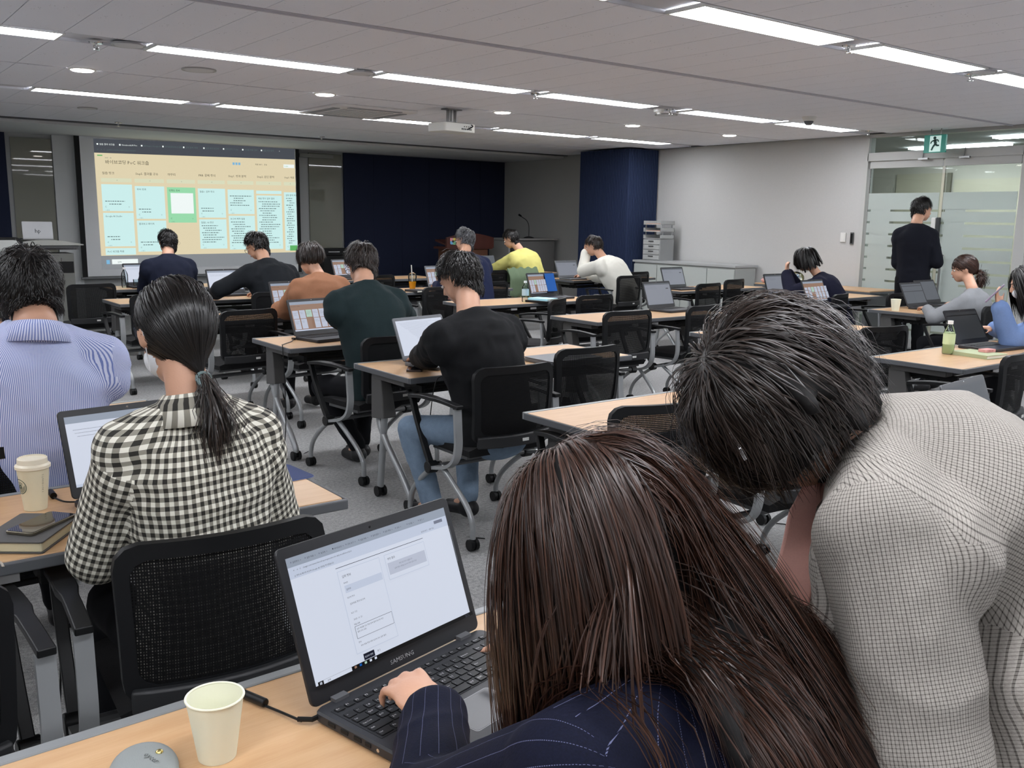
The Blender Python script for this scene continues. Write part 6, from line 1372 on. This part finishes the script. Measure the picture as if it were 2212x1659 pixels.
# ---- navy jacket man near the lectern
person('man with curly greying hair and glasses in a navy jacket before the lectern', (5.765, 8.40, 1.262), (5.72, 8.05, .50), nb=(5.69, 8.28, 1.12), yaw=-4, hd=(24, 10, 0), hands=[(5.58, 8.66, .765), (5.92, 8.66, .765)], pole=[(-.35, -.1, -1), (.35, -.1, -1)], top='navy_jacket', top_mat=cloth('navy_twill', '#1e2540', .1), loose=.03, trouser=BLKT, seed=81, glasses='#202024', bulk=1.06, hair=men(matl=hair_material('hair_grey', '#141416', '#6a6c70'), frizz=.02))
# ---- yellow shirt man
person('man in a pale yellow shirt leaning forward', (7.83, 10.28, 1.225), (8.02, 9.95, .50), nb=(7.90, 10.16, 1.08), yaw=10, hd=(25, 26, 0), hands=[(7.76, 10.78, .765), (8.05, 10.76, .765)], pole=[(-.4, -.1, -1), (.4, -.1, -1)], top='yellow_shirt', top_mat=cloth('yellow_cotton', '#cfc978', .06), loose=.036, trouser=cloth('khaki', '#8a8466'), seed=91, fold=.010, bulk=1.08, hair=men())
# ---- white top man
person('man in a cream white top with his chin in his hand', (8.16, 8.95, 1.170), (8.38, 8.52, .50), nb=(8.19, 8.80, 1.025), yaw=14, hd=(22, 20, 0), hands=[(8.13, 9.06, 1.085), (8.30, 9.28, .775)], pole=[(-.4, .2, -1), (.35, 0, -1)], top='white_top', top_mat=cloth('cream_knit', '#d6d5cb', .05), loose=.034, trouser=BLKT, seed=101, fold=.009, bulk=1.1, handkw=[dict(d=(0, 0, 1), n_=(.1, -1, 0)), {}], hair=men(matl=DBR))
# ---- navy blazer woman by the wall
person('woman with shoulder length black hair in a navy blazer holding her hands to her face', (8.175, 5.76, 1.135), (8.32, 5.40, .50), nb=(8.26, 5.66, .985), yaw=22, hd=(28, 22, 0), female=True, hands=[(8.04, 5.88, .985), (8.12, 5.92, .99)], pole=[(-.7, .2, -1), (.4, .5, -1)], top='navy_blazer', top_mat=cloth('navy_wool', '#17182a', .1), loose=.032, trouser=BLKT, seed=111, glasses='#18181a', bulk=1.12, fold=.008, handkw=[dict(d=(0, .1, 1), n_=(.6, -.7, 0)), dict(d=(-.2, .1, 1), n_=(-.1, -1, 0))], hair=dict(matl=BLK, n=700, kid=3, width=.0028, L=.22, lift=.16, grav=.16, segs=12, whorl=(0, -.2, .95), wide=.10, frizz=.002, mass=120, cmask=lambda d, cap=False: d[:, 1] < .5))
# ---- standing man at the door
person('man in dark clothes standing at the glass door, head turned right', (9.690, 5.40, 1.662), (9.52, 5.34, .93), nb=(9.56, 5.38, 1.515), yaw=-62, hd=(-52, 8, 0), hands=[(9.76, 5.50, 1.10), (9.76, 5.34, 1.13)], pole=[(-.35, -.5, -1), (.35, -.5, -1)], top='black_sweater', top_mat=cloth('black_navy_knit', '#11131c', .12), loose=.024, bulk=.9, shw=.155, legs='stand', trouser=cloth('black_wool', '#0e0f13', .1), seed=121, fold=.008, hunch=1.0, hair=men())
# ---- grey sweater woman
r16, i16 = person('woman with brown hair in a bun in a light grey sweater holding a mouse', (8.130, 4.10, 1.122), (8.12, 3.90, .48), nb=(8.06, 3.97, .965), yaw=4, hd=(34, 10, 0), female=True, hands=[(7.95, 4.3, .765), (8.66, 4.50, .775)], pole=[(-1, 0, -.6), (1, 0, -.5)], top='grey_sweater', top_mat=cloth('light_grey_knit', '#828487', .08), loose=.022, trouser=BLKT, seed=131, hair=dict(matl=BRH, n=800, kid=3, width=.0022, lift=.10, segs=8, wide=.06, frizz=.001, spread=.004, tie=(0, -.11, -.06)))
HB = i16['H']+i16['M'] @ vec(0, -.115, -.055); pony(r16, HB, tuple(i16['M'] @ vec(.1, -1, .1)), BRH, 260, .13, 5, .04, .34, width=.0024); pony(r16, HB+vec(.02, 0, .02), tuple(i16['M'] @ vec(-.5, -.8, .3)), BRH, 160, .07, 6, .04, .40, 'hair_bun', width=.0026)
# ---- masked woman with phone
r17, i17 = person('woman with long black hair, white face mask and blue sweater holding up a phone', (6.530, 2.86, 1.125), (6.62, 2.56, .50), nb=(6.60, 2.74, .975), yaw=18, hd=(18, 18, 0), female=True, hands=[(6.19, 2.86, .985), (6.55, 3.05, .80)], pole=[(-.3, .2, -1), (1, 0, -.5)], top='blue_sweater', top_mat=cloth('blue_knit', '#7088b4', .1), loose=.030, trouser=BLKT, mask=True, seed=141, handkw=[dict(d=(-.1, .3, 1), n_=(.2, -.95, .1), poses=[(10, 20, 20), (14, 26, 20), (20, 30, 24), (24, 34, 24)]), {}], hair=dict(matl=BLK, n=700, kid=3, width=.0028, L=.42, lift=.12, grav=.30, part=0, segs=11, whorl=(0, 0, 1), wide=.06, body=True, frizz=.002))
t = thing('smartphone', 'phone held up by the masked woman at the right border', 'phone', tuple(i17['W'][0]+vec(-.02, .03, .085))); t.rotation_euler = (R_(-50), 0, R_(25)); MB().rbox((0, 0, 0), (.075, .155, .008), .01, 4).obj('body', mat('phone_lilac', '#8d7f95', .3), t); MB().rbox((0, 0, -.0045), (.07, .15, .001), .009, 4).obj('screen', MATS['phone_glass'], t)
